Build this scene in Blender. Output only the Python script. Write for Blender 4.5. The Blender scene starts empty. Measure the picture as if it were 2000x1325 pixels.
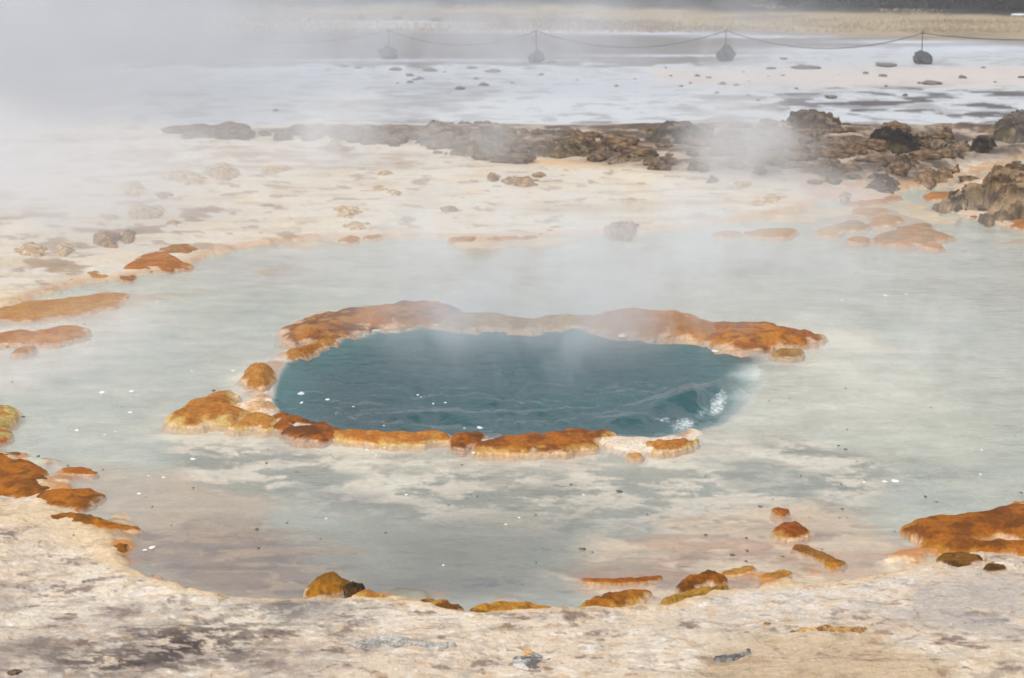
import bpy, math, random
import numpy as np
from math import radians

# ------------------------------------------------------------------ camera, sky, sun, exposure
S = bpy.context.scene
COL = S.collection
F_PX, HCAM = 4000.0, 2.5                      # focal length in photo pixels (2000 wide), eye height
PITCH = math.atan(812.5 / F_PX)
cam = bpy.data.objects.new('camera', bpy.data.cameras.new('camera'))
COL.objects.link(cam)
cam.location = (0, 0, HCAM)
cam.rotation_euler = (radians(90) - PITCH, 0, 0)
cam.data.sensor_width = 36.0
cam.data.lens = 72.0
cam.data.clip_end = 20000
cam.data.dof.use_dof = True
cam.data.dof.focus_distance = 9.5
cam.data.dof.aperture_fstop = 7.0
S.camera = cam

SUN_EL, SUN_ROT = radians(52), radians(-150)
world = bpy.data.worlds.new("World")
S.world = world
world.use_nodes = True
wn = world.node_tree
wn.nodes.clear()
sky = wn.nodes.new('ShaderNodeTexSky')
sky.sky_type = 'NISHITA'
sky.sun_disc = False
sky.sun_elevation = SUN_EL
sky.sun_rotation = SUN_ROT
sky.air_density = 1.0
sky.dust_density = 5.0
sky.ozone_density = 1.0
hs = wn.nodes.new('ShaderNodeHueSaturation')
hs.inputs['Saturation'].default_value = 0.12
bg = wn.nodes.new('ShaderNodeBackground')
bg.inputs['Strength'].default_value = 0.145
wo = wn.nodes.new('ShaderNodeOutputWorld')
wn.links.new(sky.outputs[0], hs.inputs['Color'])
wn.links.new(hs.outputs[0], bg.inputs[0])
wn.links.new(bg.outputs[0], wo.inputs[0])

sun = bpy.data.objects.new('sun', bpy.data.lights.new('sun', 'SUN'))
COL.objects.link(sun)
sun.data.energy = 0.55
sun.data.angle = radians(45)
sun.data.color = (1.0, 0.96, 0.90)
# direction towards the sun: elevation SUN_EL, behind the camera's left shoulder
_a = SUN_ROT
sd = (math.sin(_a) * math.cos(SUN_EL), math.cos(_a) * math.cos(SUN_EL), math.sin(SUN_EL))
from mathutils import Vector
sun.rotation_euler = Vector(sd).to_track_quat('Z', 'Y').to_euler()

S.view_settings.view_transform = 'Standard'
S.view_settings.look = 'None'
S.view_settings.exposure = 0.32
S.view_settings.gamma = 1
S.render.engine = 'CYCLES'
cy = S.cycles
cy.use_denoising = True
cy.max_bounces = 8
cy.transparent_max_bounces = 16
cy.volume_bounces = 4
cy.volume_step_rate = 1.0
cy.volume_max_steps = 128
cy.use_adaptive_sampling = True
cy.adaptive_threshold = 0.02

# ------------------------------------------------------------------ picture <-> ground helpers
CP, SP = math.cos(PITCH), math.sin(PITCH)
def ground(px, py, z=0.0):
    u = (np.asarray(px, float) - 1000) / F_PX
    v = -(np.asarray(py, float) - 662.5) / F_PX
    dx, dy, dz = u, CP + v * SP, -SP + v * CP
    t = (z - HCAM) / dz
    return dx * t, dy * t
def project(x, y, z):
    f = y * CP - (z - HCAM) * SP
    u = y * SP + (z - HCAM) * CP
    return 1000 + F_PX * x / f, 662.5 - F_PX * u / f
def scale_at(py):                              # pixels per metre across, on the ground
    return (py + 150) / HCAM

# ------------------------------------------------------------------ noise
_rng = np.random.RandomState(7)
_P = _rng.permutation(512)
_G = np.stack([np.cos(np.arange(512) * 2.399963), np.sin(np.arange(512) * 2.399963)], 1)
_R = _rng.rand(512, 3)
def _h(i, j):
    return _P[(_P[i & 511] + j) & 511]
def perlin(x, y):
    xi, yi = np.floor(x).astype(int), np.floor(y).astype(int)
    xf, yf = x - xi, y - yi
    u, v = xf * xf * xf * (xf * (xf * 6 - 15) + 10), yf * yf * yf * (yf * (yf * 6 - 15) + 10)
    def g(a, b):
        q = _G[_h(xi + a, yi + b)]
        return q[..., 0] * (xf - a) + q[..., 1] * (yf - b)
    return ((g(0, 0) * (1 - u) + g(1, 0) * u) * (1 - v) + (g(0, 1) * (1 - u) + g(1, 1) * u) * v) * 1.5
def fbm(x, y, f=1.0, o=4, seed=0, gain=.5):
    s, a = 0, 1.0
    for k in range(o):
        s = s + a * perlin(x * f + seed * 17.3 + k * 5.1, y * f + seed * 9.7 + k * 3.7)
        a *= gain; f *= 2.03
    return s
def ridged(x, y, f=1.0, o=4, seed=0):
    s, a = 0, 1.0
    for k in range(o):
        s = s + a * (1 - 2 * np.abs(perlin(x * f + seed * 11.3 + k * 7.1, y * f - seed * 6.7 + k * 2.7)))
        a *= .5; f *= 2.1
    return s * .6
def cells(x, y, f=1.0, seed=0):                # rounded lobes, 1 at a cell's middle
    x = x * f + seed * 13.1; y = y * f + seed * 7.9
    xi, yi = np.floor(x).astype(int), np.floor(y).astype(int)
    best = np.full(x.shape, 9.0)
    for a in (-1, 0, 1):
        for b in (-1, 0, 1):
            r = _R[_h(xi + a, yi + b)]
            d = (xi + a + r[..., 0] - x) ** 2 + (yi + b + r[..., 1] - y) ** 2
            best = np.minimum(best, d)
    return np.sqrt(np.clip(1 - best / .75, 0, 1))
def sst(a, b, x):
    t = np.clip((x - a) / (b - a), 0, 1)
    return t * t * (3 - 2 * t)
def lin(c):
    c = np.asarray(c, float) / 255
    return np.where(c <= .04045, c / 12.92, ((c + .055) / 1.055) ** 2.4)
def mix(col, c, m):
    c = lin(c) if np.ndim(c) <= 1 and np.size(c) == 3 else c
    return col * (1 - m[..., None]) + c * m[..., None]
def sdist(P, x, y):                            # signed distance to a closed polygon, inside positive
    P = np.asarray(P, float)
    d = np.full(x.shape, 1e18); ins = np.zeros(x.shape, bool)
    n = len(P)
    for i in range(n):
        ax, ay = P[i]; bx, by = P[(i + 1) % n]
        ex, ey = bx - ax, by - ay
        t = np.clip(((x - ax) * ex + (y - ay) * ey) / (ex * ex + ey * ey + 1e-12), 0, 1)
        d = np.minimum(d, (x - ax - t * ex) ** 2 + (y - ay - t * ey) ** 2)
        if ay != by:
            c = ((ay > y) != (by > y)) & (x < ex * (y - ay) / ey + ax)
            ins ^= c
    d = np.sqrt(d)
    return np.where(ins, d, -d)
def smooth_poly(P, k=2):                       # rounds a traced outline
    P = np.asarray(P, float)
    for _ in range(k):
        Q = np.roll(P, -1, 0)
        P = np.stack([P * .75 + Q * .25, P * .25 + Q * .75], 1).reshape(-1, 2)
    return P

# ------------------------------------------------------------------ mesh and material helpers
def prop(o, label=None, cat=None, group=None, kind=None):
    if label: o['label'] = label
    if cat: o['category'] = cat
    if group: o['group'] = group
    if kind: o['kind'] = kind
    return o
def make_mesh(name, V, Fq, mat, attrs=None, smooth=True, parent=None):
    me = bpy.data.meshes.new(name)
    V = np.asarray(V, np.float32); Fq = np.asarray(Fq, np.int32)
    n, k = Fq.shape
    me.vertices.add(len(V)); me.vertices.foreach_set('co', V.ravel())
    me.loops.add(n * k); me.loops.foreach_set('vertex_index', Fq.ravel())
    me.polygons.add(n)
    me.polygons.foreach_set('loop_start', np.arange(0, n * k, k, dtype=np.int32))
    me.polygons.foreach_set('loop_total', np.full(n, k, dtype=np.int32))
    me.update(calc_edges=True)
    if smooth: me.polygons.foreach_set('use_smooth', np.ones(n, bool))
    for an, arr in (attrs or {}).items():
        arr = np.asarray(arr, np.float32)
        if arr.ndim == 2:
            a = me.attributes.new(an, 'FLOAT_COLOR', 'POINT')
            a.data.foreach_set('color', np.c_[arr, np.ones(len(arr), np.float32)].astype(np.float32).ravel())
        else:
            a = me.attributes.new(an, 'FLOAT', 'POINT')
            a.data.foreach_set('value', arr)
    me.validate()
    me.materials.append(mat)
    o = bpy.data.objects.new(name, me); COL.objects.link(o)
    o.parent = parent
    return o
def grid_faces(ny, nx, keep=None):
    i = np.arange(ny * nx).reshape(ny, nx)
    Fq = np.stack([i[:-1, :-1], i[:-1, 1:], i[1:, 1:], i[1:, :-1]], -1).reshape(-1, 4)
    if keep is not None:
        k = keep.ravel()
        Fq = Fq[k[Fq].any(1)]
    return Fq
def compact(V, Fq, attrs):
    used = np.unique(Fq); m = np.full(len(V), -1); m[used] = np.arange(len(used))
    return V[used], m[Fq], {k: v[used] for k, v in attrs.items()}

def new_mat(name):
    m = bpy.data.materials.new(name); m.use_nodes = True
    nt = m.node_tree; nt.nodes.clear()
    out = nt.nodes.new('ShaderNodeOutputMaterial')
    return m, nt, out
def N(nt, typ, **kw):
    n = nt.nodes.new(typ)
    for k, v in kw.items():
        if k in n.inputs: n.inputs[k].default_value = v
        else: setattr(n, k, v)
    return n
def math_n(nt, op, a, b=None, clamp=False):
    n = nt.nodes.new('ShaderNodeMath'); n.operation = op; n.use_clamp = clamp
    for i, v in enumerate((a, b)):
        if v is None: continue
        if isinstance(v, (int, float)): n.inputs[i].default_value = v
        else: nt.links.new(v, n.inputs[i])
    return n.outputs[0]

def mineral(name, fine=60, speck=.35, bump=.25, bdist=.01, flake=0):
    """mineral crust: colour from the mesh's own mineral map, speckle and pits from noise"""
    m, nt, out = new_mat(name)
    L = nt.links.new
    geo = N(nt, 'ShaderNodeNewGeometry')
    at = N(nt, 'ShaderNodeAttribute', attribute_name='Col')
    ro = N(nt, 'ShaderNodeAttribute', attribute_name='rough')
    bu = N(nt, 'ShaderNodeAttribute', attribute_name='bumpy')
    n1 = N(nt, 'ShaderNodeTexNoise', Scale=fine, Detail=5.0, Roughness=.65)
    n2 = N(nt, 'ShaderNodeTexNoise', Scale=fine * 5, Detail=2.0, Roughness=.6)
    L(geo.outputs['Position'], n1.inputs['Vector']); L(geo.outputs['Position'], n2.inputs['Vector'])
    s = math_n(nt, 'ADD', math_n(nt, 'MULTIPLY', n1.outputs[0], .6), math_n(nt, 'MULTIPLY', n2.outputs[0], .4))
    v = math_n(nt, 'ADD', math_n(nt, 'MULTIPLY', math_n(nt, 'SUBTRACT', s, .5), speck * 3), 1.0)
    vm = N(nt, 'ShaderNodeVectorMath', operation='SCALE')
    L(at.outputs['Color'], vm.inputs[0]); L(v, vm.inputs['Scale'])
    hgt = s
    if flake:
        fmap = N(nt, 'ShaderNodeMapping'); fmap.inputs['Scale'].default_value = (.55, 1.0, 1.0)
        L(geo.outputs['Position'], fmap.inputs[0])
        n3 = N(nt, 'ShaderNodeTexNoise', Scale=flake, Detail=7.0, Roughness=.68, Distortion=.6)
        L(fmap.outputs[0], n3.inputs['Vector'])
        d1 = N(nt, 'ShaderNodeMapRange'); d1.inputs['From Min'].default_value = .585; d1.inputs['From Max'].default_value = .66
        L(n3.outputs[0], d1.inputs[0])
        vo = N(nt, 'ShaderNodeTexVoronoi', Scale=flake * .5, feature='DISTANCE_TO_EDGE')
        ad = N(nt, 'ShaderNodeVectorMath', operation='ADD'); L(fmap.outputs[0], ad.inputs[0])
        sc = N(nt, 'ShaderNodeVectorMath', operation='SCALE'); sc.inputs['Scale'].default_value = .16
        L(n3.outputs['Color'], sc.inputs[0]); L(sc.outputs[0], ad.inputs[1]); L(ad.outputs[0], vo.inputs['Vector'])
        cr = N(nt, 'ShaderNodeMapRange'); cr.inputs['From Min'].default_value = .0; cr.inputs['From Max'].default_value = .03
        cr.inputs['To Min'].default_value = .5; cr.inputs['To Max'].default_value = 0
        L(vo.outputs['Distance'], cr.inputs[0])
        gate = N(nt, 'ShaderNodeMapRange'); gate.inputs['From Min'].default_value = .48; gate.inputs['From Max'].default_value = .62
        L(n1.outputs[0], gate.inputs[0])
        tot = math_n(nt, 'MULTIPLY', math_n(nt, 'ADD', math_n(nt, 'MULTIPLY', d1.outputs[0], .42), math_n(nt, 'MULTIPLY', cr.outputs[0], gate.outputs[0])), bu.outputs['Fac'], clamp=True)
        mxc = N(nt, 'ShaderNodeMix', data_type='RGBA', blend_type='MULTIPLY')
        L(tot, mxc.inputs[0]); L(vm.outputs[0], mxc.inputs[6]); mxc.inputs[7].default_value = (.58, .50, .45, 1)
        vm = mxc
        hgt = math_n(nt, 'SUBTRACT', math_n(nt, 'ADD', s, n3.outputs[0]), tot)
    bs = N(nt, 'ShaderNodeBsdfPrincipled')
    bs.inputs['Specular IOR Level'].default_value = .5 if flake else .18
    L(vm.outputs[2 if flake else 0], bs.inputs['Base Color']); L(ro.outputs['Fac'], bs.inputs['Roughness'])
    bp = N(nt, 'ShaderNodeBump', Distance=bdist)
    L(math_n(nt, 'MULTIPLY', bu.outputs['Fac'], bump), bp.inputs['Strength'])
    L(hgt, bp.inputs['Height']); L(bp.outputs[0], bs.inputs['Normal'])
    L(bs.outputs[0], out.inputs[0])
    return m
def plain(name, col, rough=.6, nscale=40, amt=.3, metal=0):
    m, nt, out = new_mat(name)
    L = nt.links.new
    geo = N(nt, 'ShaderNodeNewGeometry')
    n1 = N(nt, 'ShaderNodeTexNoise', Scale=nscale, Detail=4.0)
    L(geo.outputs['Position'], n1.inputs['Vector'])
    v = math_n(nt, 'ADD', math_n(nt, 'MULTIPLY', math_n(nt, 'SUBTRACT', n1.outputs[0], .5), amt * 2), 1.0)
    c = N(nt, 'ShaderNodeRGB'); c.outputs[0].default_value = (*lin(col), 1)
    vm = N(nt, 'ShaderNodeVectorMath', operation='SCALE')
    L(c.outputs[0], vm.inputs[0]); L(v, vm.inputs['Scale'])
    bs = N(nt, 'ShaderNodeBsdfPrincipled', Roughness=rough, Metallic=metal)
    L(vm.outputs[0], bs.inputs['Base Color']); L(bs.outputs[0], out.inputs[0])
    return m

M_ground = mineral('sinter_ground', 42, .42, 1.0, .014, 9.0)
M_crust = mineral('mineral_mat', 55, .9, 1.0, .008)
M_rock = mineral('dark_rock', 16, 1.1, 1.0, .03)

def water_mat(name, spec=1.0, ripple=.3, rscale=9.0, rough=.04):
    m, nt, out = new_mat(name)
    L = nt.links.new
    geo = N(nt, 'ShaderNodeNewGeometry')
    mp = N(nt, 'ShaderNodeMapping'); mp.inputs['Scale'].default_value = (.6, 1, 1)
    L(geo.outputs['Position'], mp.inputs[0])
    n1 = N(nt, 'ShaderNodeTexNoise', Scale=rscale, Detail=4.0, Roughness=.6)
    n2 = N(nt, 'ShaderNodeTexNoise', Scale=rscale * 5, Detail=3.0, Roughness=.6)
    L(mp.outputs[0], n1.inputs['Vector']); L(mp.outputs[0], n2.inputs['Vector'])
    h = math_n(nt, 'ADD', n1.outputs[0], math_n(nt, 'MULTIPLY', n2.outputs[0], .22))
    bp = N(nt, 'ShaderNodeBump', Strength=ripple, Distance=.02)
    L(h, bp.inputs['Height'])
    fr = N(nt, 'ShaderNodeFresnel', IOR=1.33); L(bp.outputs[0], fr.inputs['Normal'])
    gl = N(nt, 'ShaderNodeBsdfGlossy', Roughness=rough); L(bp.outputs[0], gl.inputs['Normal'])
    tr = N(nt, 'ShaderNodeBsdfTransparent'); tr.inputs[0].default_value = (.972, .972, .965, 1)
    mx = N(nt, 'ShaderNodeMixShader')
    L(math_n(nt, 'MULTIPLY', fr.outputs[0], spec), mx.inputs[0]); L(tr.outputs[0], mx.inputs[1]); L(gl.outputs[0], mx.inputs[2])
    fo = N(nt, 'ShaderNodeAttribute', attribute_name='foam')
    n3 = N(nt, 'ShaderNodeTexNoise', Scale=60.0, Detail=6.0, Roughness=.75); L(geo.outputs['Position'], n3.inputs['Vector'])
    fm = N(nt, 'ShaderNodeMapRange'); fm.inputs['From Min'].default_value = .95; fm.inputs['From Max'].default_value = 1.3
    L(math_n(nt, 'ADD', fo.outputs['Fac'], n3.outputs[0]), fm.inputs[0])
    df = N(nt, 'ShaderNodeBsdfDiffuse'); df.inputs[0].default_value = (.75, .8, .8, 1)
    mx2 = N(nt, 'ShaderNodeMixShader')
    L(fm.outputs[0], mx2.inputs[0]); L(mx.outputs[0], mx2.inputs[1]); L(df.outputs[0], mx2.inputs[2])
    L(mx2.outputs[0], out.inputs[0])
    return m
M_spring = water_mat('spring_water', .22, 1.0, 9.0, .04)
M_pool = water_mat('pool_water', .45, .5, 12.0, .08)

# ------------------------------------------------------------------ outlines of the place, in photo pixels on the ground
SHORE_F = [(230, 1092), (300, 1127), (350, 1147), (430, 1162), (560, 1166), (680, 1168), (760, 1170), (850, 1184), (920, 1195), (1000, 1196),
           (1090, 1193), (1170, 1195), (1290, 1184), (1400, 1162), (1450, 1150), (1560, 1138), (1650, 1130), (1760, 1112), (1830, 1097), (1900, 1080), (2000, 1064)]
POOL = SHORE_F + [(2400, 1000), (2400, 452), (2000, 450), (1960, 442), (1900, 428), (1850, 412), (1838, 395), (1858, 376), (1900, 352), (1960, 336), (2100, 312), (2400, 290),
        (2400, 275), (2080, 300), (2000, 316), (1930, 336), (1870, 352), (1835, 366), (1760, 374), (1745, 392), (1690, 398), (1620, 393), (1590, 405), (1500, 428), (1390, 442), (1250, 458),
        (1120, 460), (960, 470), (800, 465), (650, 466), (520, 478), (420, 494), (370, 520), (250, 546), (150, 558), (100, 575), (0, 602), (-400, 650),
        (-400, 860), (0, 880), (40, 900), (80, 940), (110, 985), (160, 1005), (200, 1040), (215, 1070)]
SPRING = [(540, 760), (552, 712), (600, 690), (660, 668), (700, 652), (850, 638), (1000, 636), (1100, 640), (1200, 644), (1300, 652), (1410, 672), (1470, 700), (1490, 730),
          (1462, 765), (1435, 792), (1390, 828), (1270, 850), (1190, 852), (1100, 848), (1000, 852), (900, 852), (700, 848), (620, 832), (560, 812), (536, 795)]
def gpoly(P, k=1):
    P = smooth_poly(P, k); x, y = ground(P[:, 0], P[:, 1]); return np.stack([x, y], 1)
G_POOL, G_SPRING = gpoly(POOL), gpoly(SPRING)

# ------------------------------------------------------------------ ground
rows = list(np.arange(1900, 1340, -12.0)) + list(np.arange(1340, 0, -2.6))
d = 150.0
while d > .8:
    d *= .962 if d > 60 else .9
    rows.append(d - 150)
rows = np.array(rows)
colsx = np.concatenate([np.arange(-1500, -120, 24.0), np.arange(-120, 2120, 2.8), np.arange(2120, 3500, 24.0)])
PX, PY = np.meshgrid(colsx, rows)
GX, GY = ground(PX, PY)
ny, nx = PX.shape
dp = sdist(G_POOL, GX, GY)
wob = .035 * fbm(GX, GY, 4.0, 4, 1) * sst(0, 14, GY) + .022 * fbm(GX, GY, 12, 3, 2)
dpw = dp + wob
dsp = sdist(G_SPRING, GX, GY)
front = (PY > 860) & (sdist([(-2000, 875), (0, 878), (250, 960), (700, 1040), (1400, 1010), (2000, 900), (4000, 700), (4000, 3000), (-2000, 3000)], PX, PY) > 0)
back = ~front
ridge_mask = sdist([(-900, 300), (-100, 285), (330, 272), (640, 250), (900, 243), (1250, 246), (1500, 232), (1600, 225), (1800, 255), (2000, 235), (2600, 230), (2600, 300), (1900, 325), (1780, 376),
                    (1600, 372), (1450, 358), (1200, 338), (1050, 318), (850, 300), (650, 280), (330, 280), (-100, 300), (-900, 315)], PX, PY * 1.0)
ridge_m = sst(-4, 14, ridge_mask)
far = sst(262, 240, PY)                        # the flat behind the ridge
shelf = .014 + .05 * sst(0, 2.2, -dp) + .016 * fbm(GX, GY, 1.3, 4, 3) + .006 * ridged(GX + .3 * fbm(GX, GY, 2, 2, 9), GY, 5, 4, 4) + .0035 * ridged(GX, GY, 22, 3, 5)
bank = .02 + .03 * sst(0, 2.5, -dp) + .014 * fbm(GX, GY, 1.1, 5, 6) + .012 * cells(GX, GY, 1.6, 2) * sst(-.1, .4, fbm(GX, GY, .5, 2, 8)) + .005 * ridged(GX, GY, 5, 3, 7)
rug = .5 + .5 * sst(1200, 1500, PX)
bank = bank + ridge_m * (.01 + rug * (.025 * cells(GX, GY, 1.5, 5) + .025 * cells(GX, GY, 4, 6) + .012 * cells(GX, GY, 9, 16) + .02 * fbm(GX, GY, 3, 4, 9)))
flat = .02 + .012 * fbm(GX, GY, .25, 5, 10) + .035 * sst(1200, 1900, PX) * np.clip(fbm(GX, GY, .45, 4, 11) - .15, 0, 1)
flat = flat + .05 * sst(52, 58, GY) * (1 + fbm(GX, GY, .5, 4, 13))
land = np.where(front, shelf, bank * (1 - far) + flat * far)
bed = -.022 - .012 * sst(.1, .8, dp) + .006 * fbm(GX, GY, 1.6, 4, 14) + .006 * cells(GX, GY, 2.6, 4) * sst(820, 900, PY)
t = sst(.05, -.07, dpw)
Z = bed * (1 - t) + land * t
Z = np.where(dsp > 0, Z - .30 * sst(.06, .9, dsp), Z)
rim_ok = 1 - sst(1350, 1430, PX) * sst(672, 700, PY)
rband = np.exp(-((dsp + .07) / .13) ** 2) * rim_ok
Z = np.where(t < .5, Z + rband * (.026 + .03 * fbm(GX, GY, 5, 4, 90)), Z)
crust_f = np.exp(-((dp - .08) / .12) ** 2) * (1 - sst(230, 300, PX) * sst(620, 560, PX)) * sst(860, 900, PY) * sst(-.12, .25, fbm(GX, GY, 2.2, 4, 91))
Z = Z + crust_f * .028
crust_b = np.exp(-((dp - .3) / .45) ** 2) * sst(700, 620, PY) * sst(.05, .3, fbm(GX * .7, GY * .7, 1.3, 4, 92))
Z = Z + crust_b * .032
# the hill that rises beyond the field
Z = Z + .30 * np.clip(GY - 60, 0, 120) * sst(60, 85, GY) * (1 + .12 * fbm(GX, GY, .05, 3, 16)) + np.where(GY > 60, .3 * fbm(GX, GY, .3, 4, 17), 0)

X2, Y2 = project(GX, GY, Z)                    # mineral map is laid out on the ground below each traced patch
WX = X2 + 14 * fbm(GX, GY, 3.0, 4, 20) * (Y2 / 700 + .15)
WY = Y2 + 5 * fbm(GX, GY, 3.0, 4, 21) * (Y2 / 700 + .15)
def reg(P, soft, ys=2.5):
    Q = np.asarray(P, float) * (1, ys)
    return sst(-soft, soft, sdist(Q, WX, WY * ys))
def ell(cx, cy_, rx, ry, p=1.0, rot=0.0):
    dx, dy = WX - cx, WY - cy_
    c, s = math.cos(rot), math.sin(rot)
    a, b = (dx * c + dy * s) / rx, (-dx * s + dy * c) / ry
    return np.exp(-(a * a + b * b) ** p)
n_a = fbm(GX, GY, 2.2, 5, 30); n_b = fbm(GX * .8, GY, 6.0, 5, 31, .6); n_c = fbm(GX * .7, GY, 18.0, 4, 32, .65); n_d = fbm(GX * .5, GY, 3.5, 5, 33)
n_e = fbm(GX, GY, .7, 5, 34); n_f = fbm(GX * .6, GY, 30, 3, 35)
col = np.zeros(GX.shape + (3,)) + lin((176, 182, 174))
# pool bed
col = mix(col, (150, 166, 164), sst(-.2, .5, n_a) * .5)
col = mix(col, (190, 192, 194), reg([(300, 470), (2100, 455), (2100, 620), (1300, 600), (700, 570), (500, 560), (380, 540)], 60) * .45)
col = mix(col, (168, 164, 168), ell(520, 525, 130, 30) * .6)
col = mix(col, (205, 200, 194), reg([(-200, 600), (260, 590), (330, 600), (200, 700), (60, 760), (-200, 800)], 60) * .7)
col = mix(col, (206, 208, 200), ell(1640, 770, 330, 120) * .75)
col = mix(col, (186, 190, 178), ell(1800, 850, 300, 60) * .5)
mot = .999 * reg([(330, 835), (900, 870), (1500, 850), (1750, 900), (1700, 1010), (1500, 1090), (1150, 1060), (700, 1010), (350, 960)], 50)
col = mix(col, (122, 128, 118), mot * .85)
col = mix(col, (222, 214, 202), mot * sst(-.3, .38, n_a * .25 + .35 * n_c + .8 * fbm(GX * .8 + .15 * n_a, GY, 4.2, 5, 95) + .3 * n_b + .05) * (.6 + .4 * sst(1060, 880, Y2)))
col = mix(col, (132, 142, 136), sst(.15, .5, fbm(GX, GY, 1.4, 4, 36)) * mot * .6)
col = mix(col, (100, 104, 90), ell(900, 1085, 340, 80) * .95)
col = mix(col, (92, 88, 80), ell(820, 1145, 330, 26) * .8)
col = mix(col, (124, 98, 80), reg([(200, 1060), (300, 1020), (470, 1025), (600, 1060), (640, 1110), (600, 1180), (350, 1170), (250, 1110)], 90) * .95)
col = mix(col, (176, 154, 130), reg([(110, 905), (330, 920), (520, 980), (520, 1030), (300, 1040), (200, 1010), (110, 960)], 45) * .75)
col = mix(col, (204, 180, 152), reg([(1150, 1085), (1250, 1050), (1480, 1000), (1600, 980), (1700, 1040), (1850, 1090), (1560, 1160), (1250, 1200), (1130, 1150)], 45) * .85)
col = mix(col, (158, 112, 82), reg([(1150, 1100), (1400, 1080), (1600, 1070), (1640, 1120), (1400, 1160), (1150, 1160)], 35) * sst(-.1, .4, n_b) * .8)
col = mix(col, (204, 150, 110), ell(450, 1045, 110, 10, 1, .12) * sst(-.1, .5, n_c) * .7)
for (x, y, a, b, s) in [(545, 1098, 75, 14, .8), (585, 1140, 16, 28, .5), (960, 1142, 62, 12, .9), (1810, 932, 90, 16, .45), (1330, 1110, 10, 26, .7), (1120, 1152, 20, 10, .7), (1250, 1075, 60, 10, .5),
                        (560, 960, 20, 8, .6), (750, 985, 60, 8, .4), (1020, 948, 90, 9, .4), (1240, 1030, 50, 9, .5), (1310, 1140, 24, 18, .6), (1550, 1115, 60, 12, .4)]:
    col = mix(col, (62, 70, 72), ell(x, y, a, b) * s * sst(-.5, .3, n_c))
shal = reg([(150, 1000), (300, 1010), (520, 1020), (700, 1080), (700, 1200), (350, 1190), (200, 1100)], 60)
col = mix(col, (88, 66, 48), shal * sst(-.1, .4, fbm(GX * .6 + .2 * n_a, GY * 1.2, 5, 5, 96)) * .6)
col = mix(col, (176, 150, 116), shal * sst(.05, .4, fbm(GX * .5 + .2 * n_a, GY * 1.2, 7, 4, 97)) * .5)
shr_ = reg([(1080, 1120), (1200, 1040), (1480, 990), (1650, 1000), (1850, 1080), (1560, 1180), (1200, 1210)], 60)
col = mix(col, (120, 96, 72), shr_ * sst(0, .4, fbm(GX * .6 + .2 * n_a, GY * 1.2, 4, 5, 98)) * .6)
col = mix(col, (226, 204, 176), shr_ * sst(.0, .4, fbm(GX * .6 + .2 * n_a, GY, 3, 5, 99)) * .7)
col = mix(col, (176, 128, 90), shr_ * sst(.05, .55, fbm(GX * .6 + .2 * n_a, GY * 1.1, 3, 5, 100)) * .5)
# pale sinter round the spring's rim
rimw = np.zeros(GX.shape)
for (x, y, a, b, r, s) in [(500, 745, 75, 32, -.3, 1), (565, 700, 60, 16, -.4, 1), (610, 680, 40, 12, -.4, .8), (420, 850, 150, 22, .1, .7), (700, 878, 180, 14, 0, .75), (1050, 898, 200, 14, 0, .7),
                           (1250, 862, 110, 26, 0, 1), (1400, 880, 130, 24, -.1, .8), (1640, 668, 110, 24, .15, 1), (1560, 700, 90, 18, .2, .6), (1000, 905, 380, 22, 0, .5), (330, 825, 60, 18, 0, .7), (520, 800, 40, 28, 0, .8)]:
    rimw = np.maximum(rimw, ell(x, y, a, b, 1.5, r) * s)
col = mix(col, (228, 220, 208), rimw * (.85 + .3 * np.clip(n_b, -1, 0)))
# deep spring throat
spm = sst(-3, 7, sdist(smooth_poly(np.asarray(SPRING, float)), X2, Y2)) * np.where(dsp > -.06, 1, 0)
# the rim lets the throat through where the water pours out to the right
open_r = sst(1500, 1400, WX + (WY - 770) * .25)
spm = np.clip(sst(-.06, .02, dsp), 0, 1)
deep = np.zeros(GX.shape + (3,)) + lin((0, 76, 84))
deep = mix(deep, (24, 108, 112), sst(560, 530, X2 * 0 + GX * 0 + 545) * 0 + sst(.35, 0, dsp) * .55)
deep = mix(deep, (226, 232, 226), 1 - open_r)
col = col * (1 - spm[..., None]) + deep * spm[..., None]
col = mix(col, (26, 20, 18), ell(1455, 700, 36, 12) * .95)  # shade of the recess under the far right rim, painted into the bed

rb2 = rband * (1 - spm)
col = mix(col, (204, 196, 184), sst(.1, .7, rb2) * .8)
col = mix(col, (178, 122, 70), sst(.3, .8, rb2) * sst(-.05, .25, fbm(GX, GY, 4, 4, 93)) * .85)
col = mix(col, (168, 108, 42), sst(.15, .6, crust_f) * sst(-.4, .2, n_b) * .85)
col = mix(col, (176, 142, 104), sst(.2, .6, crust_b) * .6)
bedtex = 1 + .16 * fbm(GX * .7, GY, 7, 5, 120, .62) + .14 * fbm(GX * .6, GY, 2.6, 4, 121) + .10 * (cells(GX, GY, 5, 9) - .5) * sst(780, 880, Y2)
col = np.where(spm[..., None] > .5, col, col * np.clip(bedtex, .5, 1.35)[..., None])
col = np.where(spm[..., None] > .5, col, np.clip(col * (1.22, 1.17, 1.06), 0, .86))
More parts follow.
